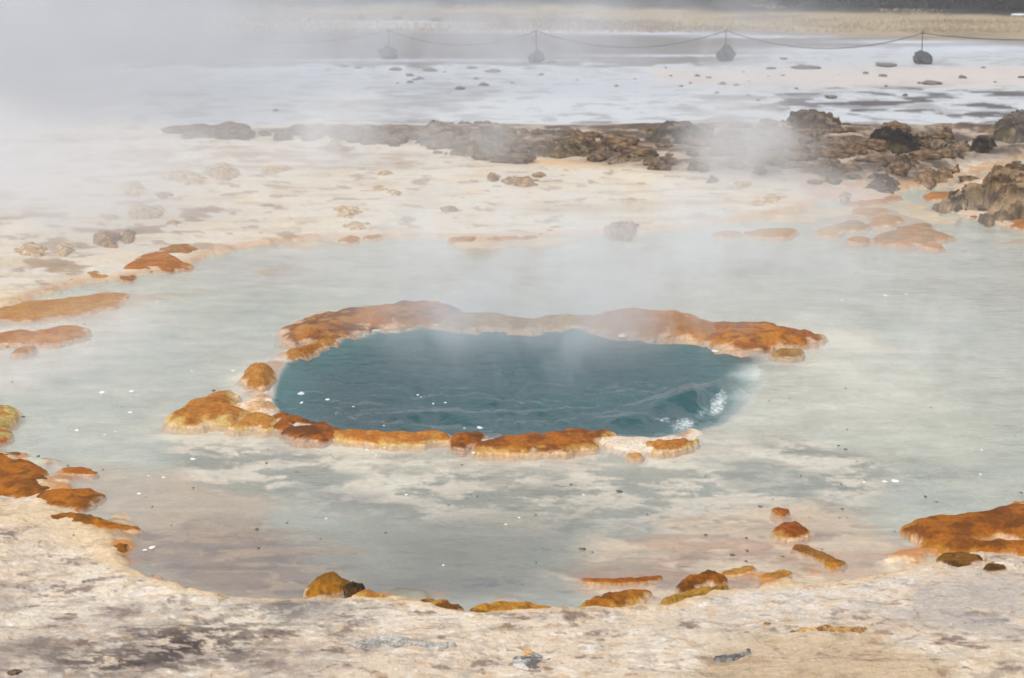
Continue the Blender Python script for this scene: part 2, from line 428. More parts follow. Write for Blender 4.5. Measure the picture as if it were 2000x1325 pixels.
# land colours
fr = np.zeros(GX.shape + (3,)) + lin((226, 206, 182))
fr = mix(fr, (196, 186, 176), sst(-.2, .5, n_e + .4 * n_b) * .32)
fr = mix(fr, (240, 226, 206), sst(.1, .5, fbm(GX, GY, 1.2, 4, 41)) * .7)
fr = mix(fr, (170, 140, 120), sst(.3, .6, n_b + .5 * n_f) * .4)
fr = mix(fr, (164, 158, 150), sst(.25, .6, fbm(GX * .7, GY, 9, 5, 42, .65) + .4 * n_f) * .4)
fr = mix(fr, (200, 160, 110), sst(.36, .6, fbm(GX * .7, GY, 15, 4, 43)) * .45)
fr = mix(fr, (120, 96, 84), sst(.55, .8, n_b + n_c * .6) * .7)
fr = mix(fr, (252, 246, 238), sst(.42, .7, fbm(GX * .7, GY, 17, 3, 44)) * .5)
lft = reg([(-300, 1140), (150, 1130), (420, 1180), (700, 1190), (640, 1330), (500, 1400), (-300, 1500)], 120)
fr = mix(fr, (150, 134, 126), lft * sst(-.35, .45, n_a + .4 * n_b) * .6)
for (x, y, a, b, s) in [(370, 1262, 150, 34, 1.0), (230, 1300, 130, 26, .9), (545, 1190, 80, 30, .7), (430, 1225, 130, 26, .6), (100, 1290, 140, 30, .4)]:
    fr = mix(fr, (66, 50, 44), ell(x, y, a, b) * s * sst(-.45, .2, .6 * n_b + 1.1 * n_c + .5 * n_f))
fr = mix(fr, (140, 136, 134), ell(580, 1190, 110, 30) * .5)
fr = mix(fr, (196, 168, 130), reg([(1480, 1240), (1700, 1225), (1850, 1300), (1830, 1400), (1350, 1400), (1380, 1280)], 60) * .7)
fr = mix(fr, (240, 232, 222), reg([(1400, 1160), (1560, 1145), (1800, 1130), (1700, 1190), (1450, 1200)], 40) * sst(-.2, .3, n_b) * .6)
fr = mix(fr, (180, 172, 166), reg([(1650, 1160), (2100, 1100), (2100, 1260), (1750, 1220)], 60) * sst(-.3, .2, n_a) * .7)
fr = mix(fr, (232, 196, 146), sst(-.13, -.02, dp + wob) * .75)
fr = mix(fr, (214, 176, 120), sst(-.05, .0, dp + wob) * .6)
fr = mix(fr, (232, 205, 165), reg([(-100, 960), (130, 985), (240, 1060), (330, 1135), (200, 1090), (60, 1030), (-100, 1010)], 30) * .7)
bk = np.zeros(GX.shape + (3,)) + lin((228, 218, 202))
bk = mix(bk, (232, 212, 178), sst(-.2, .7, n_a + .3 * n_b) * .55)
bk = mix(bk, (206, 180, 146), sst(.05, .6, n_d) * .5)
bk = mix(bk, (170, 142, 112), sst(.3, .6, fbm(GX, GY, 1.6, 5, 50)) * sst(1000, 300, X2) * .9)
bk = mix(bk, (150, 124, 98), sst(.42, .62, fbm(GX, GY, 3.2, 4, 51)) * .6)
bk = mix(bk, (196, 170, 130), ell(1150, 408, 140, 10) * .8)
bk = mix(bk, (206, 176, 132), np.maximum(ell(1400, 396, 150, 5), ell(1400, 428, 180, 6)) * .9)
bk = mix(bk, (206, 158, 110), sst(-.22, -.0, dp + wob) * .75)
bk = mix(bk, (226, 176, 108), ell(1090, 318, 120, 8) * .7)
rtone = reg([(1400, 320), (1500, 235), (1640, 222), (1830, 262), (2100, 225), (2100, 300), (1900, 330), (1780, 375), (1600, 368), (1450, 350)], 14)
rl = np.clip(ridge_m, 0, 1)
bk = mix(bk, (134, 108, 82), rl * (.7 + .4 * sst(-.2, .3, n_b)))
bk = mix(bk, (72, 58, 48), rl * sst(-.3, .3, fbm(GX, GY, 2.5, 5, 52)) * .85)
bk = mix(bk, (214, 192, 172), rl * sst(.25, .5, fbm(GX, GY, 2.0, 4, 53)) * .7)
bk = mix(bk, (198, 150, 100), reg([(1560, 350), (1790, 352), (1900, 322), (2100, 285), (2100, 315), (1870, 352), (1760, 378), (1740, 396), (1600, 395)], 10) * sst(-.4, .1, n_b) * .9)
bk = mix(bk, (206, 178, 160), reg([(1560, 352), (1720, 372), (1790, 392), (1720, 402), (1600, 396), (1570, 380)], 12) * .8)
bk = mix(bk, (176, 146, 126), reg([(-200, 300), (340, 290), (850, 300), (800, 330), (300, 330), (-200, 340)], 14) * .6 * sst(-.3, .3, n_a))
# far wet flat
fl = np.zeros(GX.shape + (3,)) + lin((204, 208, 212))
fn = fbm(GX * .45, GY * .42, .8, 5, 60); fn2 = fbm(GX * .5, GY * .5, 2.2, 5, 61)
fl = mix(fl, (132, 130, 134), sst(.18, .5, fn) * (.35 + .6 * sst(900, 1500, X2)) * sst(150, 180, Y2) * .9)
fl = mix(fl, (150, 150, 154), sst(.05, .5, fbm(GX * .6, GY * .6, 3.2, 4, 62) + .4 * fn) * .55)
fl = mix(fl, (84, 78, 78), sst(.16, .45, fn2 + .55 * fn) * sst(1150, 1700, X2) * sst(150, 175, Y2) * .95)
fl = mix(fl, (92, 86, 84), sst(.2, .5, fn2) * sst(215, 250, Y2) * sst(350, 800, X2) * .8)
fl = mix(fl, (220, 208, 200), reg([(1250, 135), (2300, 128), (2300, 168), (1700, 172), (1300, 165)], 14) * .8)
fl = mix(fl, (88, 84, 84), ell(1820, 185, 170, 9) * sst(-.2, .3, fn2) * .9)
strip = sst(133, 127, Y2 + 6 * fbm(GX, GY, .12, 3, 66)) * sst(1900, 1350, X2 + 4 * (Y2 - 100))
fl = mix(fl, (112, 100, 94), sst(131, 126, Y2 + 9 * fn2) * sst(1600, 1400, X2 + 3 * (Y2 - 100)) * .92)
fl = mix(fl, (120, 110, 104), sst(100, 88, Y2 + 8 * fn2) * .92)
fl = mix(fl, (214, 220, 232), ell(800, 118, 330, 3.0) * .8)
fl = mix(fl, (214, 220, 232), ell(1350, 109, 220, 2.5) * .9)
for (x, y, a, b, s) in [(760, 44, 150, 3, .9), (740, 52, 160, 3.5, .8), (1100, 62, 230, 3, .8), (1300, 66, 160, 3, .8), (1500, 72, 150, 2.5, .9), (1780, 82, 150, 4, 1), (1900, 95, 150, 8, 1), (1640, 98, 200, 5, .7)]:
    fl = mix(fl, (216, 222, 234), ell(x, y, a, b) * s)
gr = sst(6, -6, Y2 - (76 - 46 * sst(1900, 900, X2) - 0 * X2) + 9 * fn2)
fl = mix(fl, (172, 154, 122), gr * sst(350, 700, X2))
fl = mix(fl, (120, 100, 72), gr * sst(0, .5, fbm(GX * .3, GY * .3, 1, 5, 68)) * .75)
drk = sst(3, -3, Y2 - (8 + 16 * sst(1100, 1500, X2) + 8 * sst(1700, 2000, X2)) + 2 * fn)
fl = mix(fl, (30, 22, 22), drk)
fl = mix(fl, (34, 28, 28), sst(58, 66, GY))
bk = mix(bk, fl, far)
lc = np.where(front[..., None], fr, bk)
lm = sst(.02, -.03, dpw)
col = col * (1 - lm[..., None]) + lc * lm[..., None]
rough = np.where(front, .78, .7) * lm + .8 * (1 - lm)
rough = rough * (1 - far) + far * (.62 - .22 * sst(235, 120, Y2) * sst(60, 100, Y2))
bumpy = (1 - .6 * far) * (.25 + .75 * lm) * (1 - sst(-.05, .1, dsp))
V = np.stack([GX, GY, Z], -1).reshape(-1, 3)
Fq = grid_faces(ny, nx)
g = make_mesh('ground', V, Fq[:, ::-1], M_ground, {'Col': col.reshape(-1, 3), 'rough': rough.ravel(), 'bumpy': bumpy.ravel()})
# make sure the sheet faces up
prop(g, kind='structure')

# ------------------------------------------------------------------ water
wx = np.concatenate([np.arange(-900, -60, 24.0), np.arange(-60, 2060, 3.0), np.arange(2060, 2900, 24.0)])
wy = np.arange(1215, 262, -2.6)
WPX, WPY = np.meshgrid(wx, wy)
A, B = ground(WPX, WPY)
dsw = sdist(G_SPRING, A, B)
inside = sst(-.12, .15, dsw)
amp = inside * (.009 + .020 * sst(690, 830, WPY))
warp = .3 * fbm(A, B, 1.2, 2, 70)
z = amp * (fbm(A * .6 + warp, B * 1.3 - warp * .5, 4.2, 5, 71, .6) + .5 * ridged(A * .5 + warp, B * 1.4, 5.5, 3, 72))
z = z + .0012 * fbm(A, B, 5, 4, 73)
foam = np.zeros(A.shape)
def swell(path, h, wid, face):                 # a breaking wavelet along a line, steep on the camera's side
    P = np.stack(ground(*np.asarray(path, float).T), 1)
    best = np.full(A.shape, 1e9); sgn = np.zeros(A.shape); tt = np.zeros(A.shape)
    for i in range(len(P) - 1):
        a, b = P[i], P[i + 1]; e = b - a; L2 = (e ** 2).sum()
        t_ = np.clip(((A - a[0]) * e[0] + (B - a[1]) * e[1]) / L2, 0, 1)
        ddx, ddy = A - a[0] - t_ * e[0], B - a[1] - t_ * e[1]
        dd = np.hypot(ddx, ddy); m = dd < best
        best = np.where(m, dd, best); sgn = np.where(m, np.sign(e[0] * ddy - e[1] * ddx), sgn); tt = np.where(m, (i + t_) / (len(P) - 1), tt)
    env = np.sin(np.pi * np.clip(tt, 0.02, .98)) ** .6
    w = np.where(sgn > 0, wid, face)
    return h * env * np.exp(-(best / w) ** 2), best, sgn, tt
w1, b1, s1, t1 = swell([(1255, 822), (1300, 812), (1345, 804), (1385, 793), (1425, 778), (1450, 770)], .12, .18, .085)
z = z + w1 * (1 + .25 * fbm(A, B, 7, 2, 75))
w2, *_ = swell([(1130, 800), (1180, 790), (1240, 778), (1300, 776)], .035, .12, .06); z = z + w2
w3, *_ = swell([(930, 818), (1000, 812), (1080, 815)], .03, .10, .05); z = z + w3
w4, *_ = swell([(760, 826), (840, 818), (900, 822)], .028, .10, .05); z = z + w4
w5, *_ = swell([(1420, 700), (1450, 694), (1480, 700)], .035, .10, .06); z = z + w5
w6, *_ = swell([(1180, 838), (1240, 832), (1290, 828)], .04, .08, .05); z = z + w6
def fe(cx, cyy, rx, ry, r=0):
    dx, dy = WPX - cx, WPY - cyy
    c, s = math.cos(r), math.sin(r)
    return np.exp(-(((dx * c + dy * s) / rx) ** 2 + ((-dx * s + dy * c) / ry) ** 2))
for (x, y, a, b, r, s) in [(1335, 834, 42, 16, -.2, .63), (1295, 829, 40, 4, 0, .60), (1402, 803, 38, 12, -.5, .67), (1372, 814, 30, 10, -.3, .52), (1445, 712, 7, 5, 0, .5), (1270, 845, 30, 3, 0, .4)]:
    foam = np.maximum(foam, fe(x, y, a, b, r) * s)
V = np.stack([A, B, z], -1).reshape(-1, 3)
Fq = grid_faces(*A.shape)[:, ::-1]
ins = (dsw.ravel()[Fq].mean(1) > 0)
hsh = V[Fq].mean(1)
for nm, sel, mt in (('spring_water', ins, M_spring), ('pool_water', ~ins, M_pool)):
    v, f, at = compact(V, Fq[sel], {'foam': foam.ravel()})
    prop(make_mesh(nm, v, f, mt, at), kind='structure')

def shelf_z(px, py):
    x, y = ground(px, py); i = np.argmin((GX - x) ** 2 + (GY - y) ** 2); return float(Z.ravel()[i])
# ------------------------------------------------------------------ mounds, rocks and slabs traced from the photograph
def lump(name, label, cat, outline, h, ca, cb, group=None, mat=None, lobes=.3, rgh=0.0, edge=.55, z0=0.0, rough=.75, pale=None, cc=None, patch=0.0, seed=None, lift=.85, skirt=.035, hole=None, mesh_name=None):
    P = smooth_poly(outline, 2)
    bot = P[:, 1].max(); ppm = scale_at(bot)
    seed = seed if seed is not None else int(P[0, 0] * 7 + P[0, 1] * 3) % 97
    # lay the outline down on the ground: its far side stands h metres high, so it lies nearer than it looks
    hs_ = .54 if mat is not M_rock else .8
    hpx = h * hs_ * ppm * lift
    xs, ys = P[:, 0], P[:, 1]
    newy = ys.copy(); spans = []
    for i in range(len(P)):
        cr = []
        for j in range(len(P)):
            x0, y0 = P[j]; x1, y1 = P[(j + 1) % len(P)]
            if (x0 - xs[i]) * (x1 - xs[i]) <= 0 and x0 != x1:
                cr.append(y0 + (y1 - y0) * (xs[i] - x0) / (x1 - x0))
        spans.append((min(cr + [ys[i]]), max(cr + [ys[i]])))
    thick = max(b - a for a, b in spans)
    k = min(.62, hpx / max(thick, 1))
    for i, (a, b) in enumerate(spans):
        newy[i] = b - (b - ys[i]) * (1 - k)
    x, y = ground(xs, newy, z0)
    G = np.stack([x, y], 1)
    mg = .12 + .4 * (G.max(0) - G.min(0)).min()
    x0, y0 = G.min(0) - mg; x1, y1 = G.max(0) + mg
    s = max(1.5 / ppm, math.sqrt((x1 - x0) * (y1 - y0)) / 150)
    gx, gy = np.meshgrid(np.arange(x0, x1 + s, s), np.arange(y0, y1 + s, s))
    dd = sdist(G, gx, gy)
    big = dd.max()
    dd = dd + big * .28 * fbm(gx, gy, .6 / max(big, .03), 5, seed, .6) * (1 + 1.6 * rgh)
    if hole:
        for q in hole:
            hx, hy = ground(*np.asarray(q, float).T, z0 + h * .3)
            dd = np.minimum(dd, -sdist(np.stack([hx, hy], 1), gx, gy))
    if mat is not M_rock: dd = dd + big * .10
    w = max(big * edge, .01)
    t_ = np.clip(dd / w, 0, 1)
    prof = np.sin(t_ * math.pi / 2) ** .85 if mat is not M_rock else np.sin(t_ * math.pi / 2) ** .8
    h = h * hs_
    top = h * prof * (.84 + .42 * fbm(gx, gy, .8 / max(big, .05), 3, seed + 3) + .12 * np.clip(dd / max(big, .01), 0, 1))
    top = top + h * lobes * (cells(gx, gy, .55 / max(big, .05), seed) - .5) * np.clip(t_ * 1.4, 0, 1)
    top = top + h * .10 * fbm(gx, gy, 1.2 / max(h, .03), 4, seed + 5) * t_
    if mat is not M_rock: top = top + (.05 * h * ridged(gx, gy, 16, 3, seed + 30) + .0015 * fbm(gx, gy, 60, 2, seed + 31)) * t_
    if rgh: top = top + rgh * h * (.5 * fbm(gx, gy, .5 / max(h, .04), 5, seed + 6, .6) + .35 * cells(gx, gy * .6, .45 / max(h, .04), seed + 8) + .12 * cells(gx, gy, 1.6 / max(h, .04), seed + 18) - .2) * np.sqrt(t_)
    if mat is M_rock:
        st_ = max(h * .30, .004)
        u_ = top / st_ + .9 * fbm(gx, gy, .5 / max(h, .04), 3, seed + 40)
        fl_ = np.floor(u_); top = top * .45 + .55 * st_ * (fl_ + sst(.0, .45, u_ - fl_) - (u_ - top / st_))
    zz = np.where(dd > 0, top, np.maximum(dd * 3.0, -skirt)) + z0
    keep = dd > -skirt / 3.0 - s
    cf = 1.4 if mat is M_rock else .5
    ax_, ay_ = gx + .8 * zz, gy * .8 + 1.9 * zz
    m = sst(-.25, .35, fbm(ax_, ay_, .55 / max(h, .04) * cf, 5, seed + 9, .62) + patch)
    c = np.zeros(gx.shape + (3,)) + lin(ca)
    c = mix(c, cb, m)
    if mat is M_rock: c = mix(c, (172, 152, 126), sst(.25, .55, fbm(ax_, ay_, 3.2 / max(h, .04) * .5, 4, seed + 51)) * (.5 if sum(ca) > 200 else .12))
    c = mix(c, cc if cc is not None else cb, sst(.2, .5, fbm(ax_, ay_, 1.2 / max(h, .04) * .5, 4, seed + 11)) * .6)
    if pale is not None:
        c = mix(c, pale, sst(.45, .05, t_ + .3 * fbm(gx, gy, 12, 3, seed + 12)))
    if mat is not M_rock: c = mix(c * ((.68, .61, .24) if group == 'orange mounds on the near shore of the pool' else ((.72, .68, .34) if sum(ca) < 540 else (.95, .93, .88))), (222, 190, 158), sst(.32 * h, -.05 * h, zz - z0 + .5 * h * fbm(gx, gy, 9, 4, seed + 14)) * .7)
    V = np.stack([gx, gy, zz], -1).reshape(-1, 3)
    Fq = grid_faces(*gx.shape, keep=keep)
    if mat is M_rock:
        q = min(1.1 / max(h, .02), 40)
        off = .26 * h * np.clip(t_, 0, 1).ravel()
        dxx = off * (fbm(V[:, 0] * q + V[:, 2] * q * 1.7, V[:, 1] * q - V[:, 2] * q, 1, 4, seed + 20))
        dyy = off * (fbm(V[:, 0] * q - V[:, 2] * q, V[:, 1] * q + V[:, 2] * q * 1.9, 1, 4, seed + 21))
        dzz = off * .7 * ridged(V[:, 0] * q * .7 + V[:, 2] * q, V[:, 1] * q * .7, 1, 4, seed + 22)
        V = V + np.stack([dxx, dyy * 1.4, dzz], 1)
    ctr = np.array([G[:, 0].mean(), G[:, 1].mean(), z0])
    V, Fq, at = compact(V - ctr, Fq, {'Col': c.reshape(-1, 3), 'rough': np.full(gx.size, rough), 'bumpy': np.ones(gx.size)})
    o = make_mesh(name, V, Fq, mat or M_crust, at)
    o.location = ctr
    return prop(o, label, cat, group)

OR, DO, PO, BR = (196, 122, 54), (140, 78, 24), (208, 160, 116), (104, 62, 26)
CR, OL = (226, 208, 182), (150, 122, 62)
RG = 'orange mounds on the rim of the blue spring'
def rim(label, pts, h, ca=OR, cb=DO, **k): return lump('rim_mound', label, 'mound', pts, h, ca, cb, group=RG, **k)
rim('tall orange brown mound with dark peak at the back left of the blue spring rim',
    [(572, 668), (580, 640), (588, 628), (615, 612), (665, 600), (700, 590), (735, 586), (775, 580), (820, 587), (862, 598), (868, 612), (862, 636), (800, 642), (750, 648), (700, 652), (662, 660), (640, 664), (600, 668), (575, 672)],
    .13, (190, 122, 58), (132, 76, 26), edge=.8, cc=(206, 160, 110), patch=.05)
rim('low orange brown lobe hanging off the front of the tall back left mound', [(556, 694), (566, 682), (600, 674), (640, 652), (664, 654), (664, 666), (630, 684), (600, 694), (578, 702), (560, 700)], .05, (196, 140, 84), (176, 112, 56), edge=.9)
rim('narrow hazy tan ledge along the middle of the far spring rim', [(850, 612), (900, 604), (925, 612), (960, 607), (1000, 614), (1040, 620), (1090, 616), (1130, 614), (1165, 620), (1160, 638), (1100, 642), (1000, 640), (925, 638), (850, 640)], .055, (196, 160, 120), (170, 130, 92), lobes=.6, edge=.8)
rim('broad smooth orange mound at the back right of the blue spring rim', [(1140, 640), (1150, 620), (1175, 607), (1205, 600), (1250, 598), (1310, 600), (1350, 602), (1385, 614), (1410, 628), (1415, 668), (1350, 662), (1280, 652), (1200, 646)], .12, (204, 142, 82), (184, 122, 66), edge=.85, lobes=.15)
rim('long orange mound with dark cleft sloping down to the right end of the far rim', [(1372, 660), (1385, 622), (1415, 620), (1450, 620), (1490, 625), (1530, 636), (1556, 648), (1596, 657), (1592, 668), (1550, 672), (1530, 680), (1500, 674), (1470, 684), (1430, 680)], .10, (206, 134, 60), (166, 98, 36), cc=(120, 70, 26), edge=.8, lobes=.3)
rim('small faded tan knob at the tail of the far right rim', [(1500, 690), (1530, 678), (1560, 682), (1565, 694), (1530, 700)], .035, (186, 150, 120), (160, 120, 90))
rim('lone round tan knob on the left rim of the blue spring', [(470, 744), (480, 728), (483, 714), (502, 705), (527, 710), (540, 726), (536, 744), (522, 758), (500, 760), (480, 752)], .085, (204, 146, 92), (188, 128, 74), edge=.9, lobes=.1)
rim('pointed orange mound spreading outward from the left corner of the rim', [(328, 822), (345, 800), (370, 785), (400, 770), (420, 757), (440, 752), (456, 758), (462, 776), (468, 796), (480, 812), (462, 830), (430, 828), (400, 826), (372, 836), (345, 832)], .085, (204, 140, 82), (184, 116, 60), pale=(222, 192, 164), edge=.75, lobes=.3)
rim('pale cream knob tucked between the round knob and the left corner', [(462, 800), (470, 784), (500, 770), (530, 784), (538, 800), (525, 812), (490, 814)], .06, (226, 204, 180), (206, 164, 124), edge=.9, lobes=.15)
rim('flat pale orange lobe joining the left corner to the dark front mound', [(438, 838), (460, 826), (475, 808), (500, 802), (525, 806), (542, 815), (540, 838), (520, 842), (500, 836), (470, 840)], .045, (208, 152, 98), (198, 132, 76), pale=(224, 196, 166))
rim('dark rust brown mound with a small white puddle at the front left of the rim', [(538, 834), (537, 815), (547, 806), (567, 804), (592, 808), (617, 818), (642, 830), (672, 845), (662, 856), (622, 863), (590, 862), (560, 852)], .062, (170, 98, 26), (116, 64, 16), edge=.8, hole=[[(566, 827), (575, 820), (596, 821), (614, 826), (600, 831), (580, 831)]], rough=.6)
rim('long low pale orange bar along the front rim', [(640, 850), (665, 840), (720, 840), (800, 842), (850, 840), (884, 848), (882, 864), (850, 862), (800, 872), (760, 870), (700, 866), (650, 860)], .045, (212, 150, 96), (196, 122, 60), pale=(224, 194, 166), lobes=.4)
rim('small dark orange knob standing in the middle of the front rim', [(876, 864), (885, 848), (905, 839), (930, 841), (952, 853), (930, 866), (905, 878), (882, 875)], .065, (178, 104, 26), (128, 72, 18), edge=.9, lobes=.1, rough=.6)
rim('large dark orange double humped mound right of the front rim knob', [(928, 880), (950, 865), (975, 852), (1010, 842), (1050, 845), (1088, 842), (1105, 834), (1127, 834), (1150, 840), (1192, 846), (1185, 860), (1160, 873), (1110, 886), (1050, 886), (980, 890)], .07, (190, 114, 36), (144, 80, 22), pale=(214, 170, 124), edge=.7, lobes=.3, rough=.6)
rim('cream white sinter ledge at the right end of the front rim', [(1165, 868), (1190, 848), (1225, 846), (1270, 856), (1320, 852), (1360, 856), (1340, 872), (1280, 884), (1220, 880)], .035, (230, 218, 202), (222, 206, 188), lobes=.2)
rim('flat orange patch half covered by pale sinter at the right end of the front rim', [(1254, 872), (1266, 862), (1300, 857), (1350, 856), (1366, 863), (1345, 874), (1300, 884), (1265, 882)], .052, (206, 146, 90), (190, 120, 62), pale=(222, 190, 160), lobes=.2)
rim('tiny faded orange spot below the front rim ledge', [(1224, 889), (1238, 884), (1256, 886), (1252, 893), (1232, 894)], .02, (212, 160, 116), (204, 148, 98))

FG = 'orange mounds on the near shore of the pool'
def near(label, pts, h, ca=(196, 120, 30), cb=(140, 84, 18), **k): return lump('shore_mound', label, 'mound', pts, h, ca, cb, group=FG, **k)
near('large ochre mound with olive top at the left edge of the near shore', [(-120, 880), (0, 874), (35, 882), (52, 895), (80, 905), (90, 912), (76, 925), (88, 946), (112, 960), (150, 962), (178, 960), (162, 978), (148, 992), (80, 980), (0, 968), (-120, 960)], .06, (198, 124, 34), (158, 96, 24), cc=(84, 64, 18), edge=.5, lobes=.15)
near('weathered cream and orange block cut off by the left frame edge', [(-90, 800), (-20, 780), (8, 788), (32, 800), (30, 820), (15, 838), (6, 864), (-60, 870)], .08, (222, 206, 190), (206, 120, 70), edge=.5)
near('small flat orange oval in the pink shallows by the left shore', [(118, 918), (135, 912), (160, 911), (188, 920), (188, 927), (160, 929), (130, 925)], .018, (200, 126, 54), (186, 108, 40))
near('ochre leaf shaped mound below the large left shore mound', [(72, 1018), (110, 1003), (150, 997), (185, 1002), (215, 1013), (245, 1026), (277, 1036), (250, 1044), (212, 1040), (172, 1034), (130, 1026), (90, 1024)], .05, (196, 124, 28), (150, 92, 20), cc=(120, 92, 30), edge=.8, lobes=.1)
near('thin ochre crust strip under the leaf shaped mound', [(64, 1042), (100, 1037), (145, 1043), (150, 1052), (105, 1054)], .02, (206, 160, 96), (176, 128, 60), z0=.01)
near('small round ochre knob on the left shoreline of the brown shallows', [(214, 1072), (225, 1062), (238, 1060), (253, 1066), (253, 1077), (236, 1087), (218, 1085)], .045, (200, 136, 56), (160, 104, 28), edge=.9)
near('rounded olive ochre boulder at the centre left of the near shore', [(596, 1166), (598, 1132), (610, 1118), (640, 1112), (665, 1119), (683, 1136), (680, 1152), (650, 1166), (620, 1172)], .075, (188, 130, 34), (150, 106, 30), cc=(110, 82, 26), edge=.95, lobes=.08)
near('dark brown wet rock beside the olive ochre boulder', [(664, 1154), (672, 1145), (692, 1141), (716, 1148), (706, 1158), (682, 1162)], .035, (86, 56, 22), (56, 38, 16), mat=M_rock)
near('cream and orange scrap of crust right of the dark wet rock', [(690, 1166), (702, 1154), (718, 1150), (745, 1160), (758, 1170), (720, 1174)], .03, (224, 188, 138), (190, 130, 66))
near('thin orange brown flake pile on the rim of the near shore left of centre', [(812, 1180), (840, 1171), (870, 1172), (888, 1182), (908, 1192), (880, 1198), (850, 1190)], .03, (214, 158, 92), (120, 76, 30), rgh=.4)
near('low ochre dome with dark top at the centre of the near shore', [(918, 1198), (932, 1182), (960, 1172), (1000, 1172), (1045, 1176), (1078, 1184), (1096, 1196), (1040, 1202), (960, 1202)], .04, (206, 152, 76), (124, 86, 26), patch=-.1, edge=.8, lobes=.1)
near('smooth orange brown loaf shaped mound right of centre on the near shore', [(1130, 1196), (1148, 1172), (1170, 1155), (1200, 1147), (1240, 1147), (1268, 1154), (1268, 1168), (1240, 1182), (1200, 1194), (1160, 1200)], .065, (188, 122, 40), (142, 88, 26), pale=(220, 178, 124), edge=.9, lobes=.08)
near('dark ochre peaked mound above the olive ledge on the near shore', [(1320, 1154), (1325, 1140), (1345, 1122), (1370, 1113), (1400, 1118), (1418, 1129), (1412, 1140), (1372, 1150), (1340, 1160)], .07, (172, 104, 22), (120, 74, 16), edge=.9, lobes=.1)
near('olive tan ledge under the dark ochre peaked mound', [(1286, 1184), (1300, 1166), (1350, 1152), (1400, 1144), (1428, 1150), (1405, 1162), (1352, 1170), (1312, 1184)], .04, (192, 152, 92), (150, 116, 54), lobes=.3)
near('thin curved orange bar in the shallows left of the peaked mound', [(1134, 1131), (1160, 1130), (1230, 1127), (1280, 1122), (1298, 1129), (1275, 1137), (1200, 1142), (1150, 1139)], .018, (186, 112, 52), (168, 98, 44), pale=(204, 160, 124))
near('rust red wedge rock in the pinkish shallows right of centre', [(1508, 1040), (1516, 1021), (1534, 1012), (1560, 1022), (1584, 1040), (1570, 1052), (1548, 1058), (1524, 1052)], .05, (170, 96, 40), (120, 66, 24), pale=(206, 160, 124), edge=.9)
near('small rust crumb above the wedge rock in the shallows', [(1506, 996), (1520, 989), (1540, 995), (1538, 1006), (1520, 1010)], .025, (192, 130, 80), (166, 98, 52))
near('long flat brown crust running down right from the wedge rock', [(1540, 1070), (1560, 1061), (1590, 1069), (1622, 1085), (1650, 1098), (1640, 1106), (1612, 1100), (1576, 1086)], .022, (168, 118, 78), (140, 94, 60), pale=(200, 160, 124))
near('small amber knob at the lower end of the flat brown crust', [(1604, 1104), (1618, 1094), (1640, 1098), (1650, 1108), (1626, 1112)], .03, (204, 142, 56), (170, 108, 40))
near('low tan crust patch between the peaked mound and the amber knob', [(1480, 1128), (1500, 1116), (1530, 1112), (1552, 1120), (1530, 1130), (1500, 1134)], .02, (206, 158, 106), (190, 136, 82))
near('faint orange crust left of the tan patch in the near shallows', [(1405, 1122), (1430, 1108), (1470, 1104), (1480, 1112), (1440, 1126)], .018, (204, 156, 112), (190, 134, 84))
near('large ochre brown mound with a small pool at the right edge of the near shore', [(1788, 1036), (1810, 1021), (1850, 1001), (1900, 984), (1950, 971), (2000, 961), (2100, 950), (2180, 1000), (2160, 1080), (2000, 1084), (1940, 1085), (1900, 1080), (1860, 1072), (1815, 1066), (1800, 1050)], .085, (190, 116, 34), (146, 86, 24), cc=(110, 66, 20), edge=.35, lobes=.2, pale=(208, 150, 84),
     hole=[[(1902, 1048), (1908, 1040), (1940, 1038), (1975, 1046), (2000, 1050), (2010, 1058), (1975, 1060), (1950, 1052), (1925, 1058)]])
near('dark olive brown rock under the right ochre mound', [(1832, 1096), (1848, 1078), (1880, 1076), (1905, 1086), (1918, 1096), (1890, 1112), (1856, 1110)], .04, (140, 98, 36), (92, 64, 22), z0=.015)
near('small dark brown stone on the white shelf by the right ochre mound', [(1918, 1108), (1934, 1099), (1955, 1101), (1967, 1110), (1950, 1119), (1928, 1117)], .025, (130, 92, 44), (84, 60, 26), z0=.03)

LG = 'orange crusts in the shallows of the left bank'
def leftb(label, pts, h, ca=(204, 142, 88), cb=(190, 120, 66), **k): return lump('shore_crust', label, 'crust', pts, h, ca, cb, group=LG, **k)
leftb('bright orange mound at the point where the left bank meets the pool', [(236, 536), (246, 516), (270, 502), (300, 493), (342, 496), (366, 512), (366, 526), (330, 530), (280, 536)], .075, (206, 132, 58), (176, 108, 48), lobes=.3)
leftb('orange brown mound just behind the bright orange point mound', [(305, 500), (322, 480), (350, 474), (378, 482), (388, 492), (370, 503), (335, 504)], .06, (190, 132, 76), (164, 106, 56))
leftb('small oval orange stone in the water below the point mound', [(230, 543), (248, 535), (269, 540), (258, 548), (240, 549)], .03, (190, 132, 84), (170, 110, 62))
leftb('long pale orange sandbar in the left shallows', [(0, 622), (-80, 622), (-80, 600), (20, 597), (60, 585), (130, 582), (190, 575), (215, 570), (246, 572), (254, 583), (230, 594), (180, 605), (130, 618), (60, 626)], .03, (210, 156, 108), (198, 138, 88), edge=.4)
leftb('second pale orange sandbar nearer the viewer in the left shallows', [(-80, 650), (0, 650), (45, 643), (66, 650), (90, 638), (125, 632), (160, 638), (180, 643), (150, 660), (110, 672), (60, 668), (0, 672), (-80, 676)], .03, (210, 150, 98), (192, 118, 58), edge=.5)
leftb('pair of tiny orange knobs below the second sandbar', [(20, 690), (40, 676), (66, 674), (68, 684), (40, 692)], .025, (202, 140, 82), (180, 118, 66))
leftb('tan lobe in steam left of the point mound', [(158, 545), (165, 532), (200, 524), (228, 530), (222, 545), (190, 550)], .04, (204, 156, 116), (190, 138, 100))
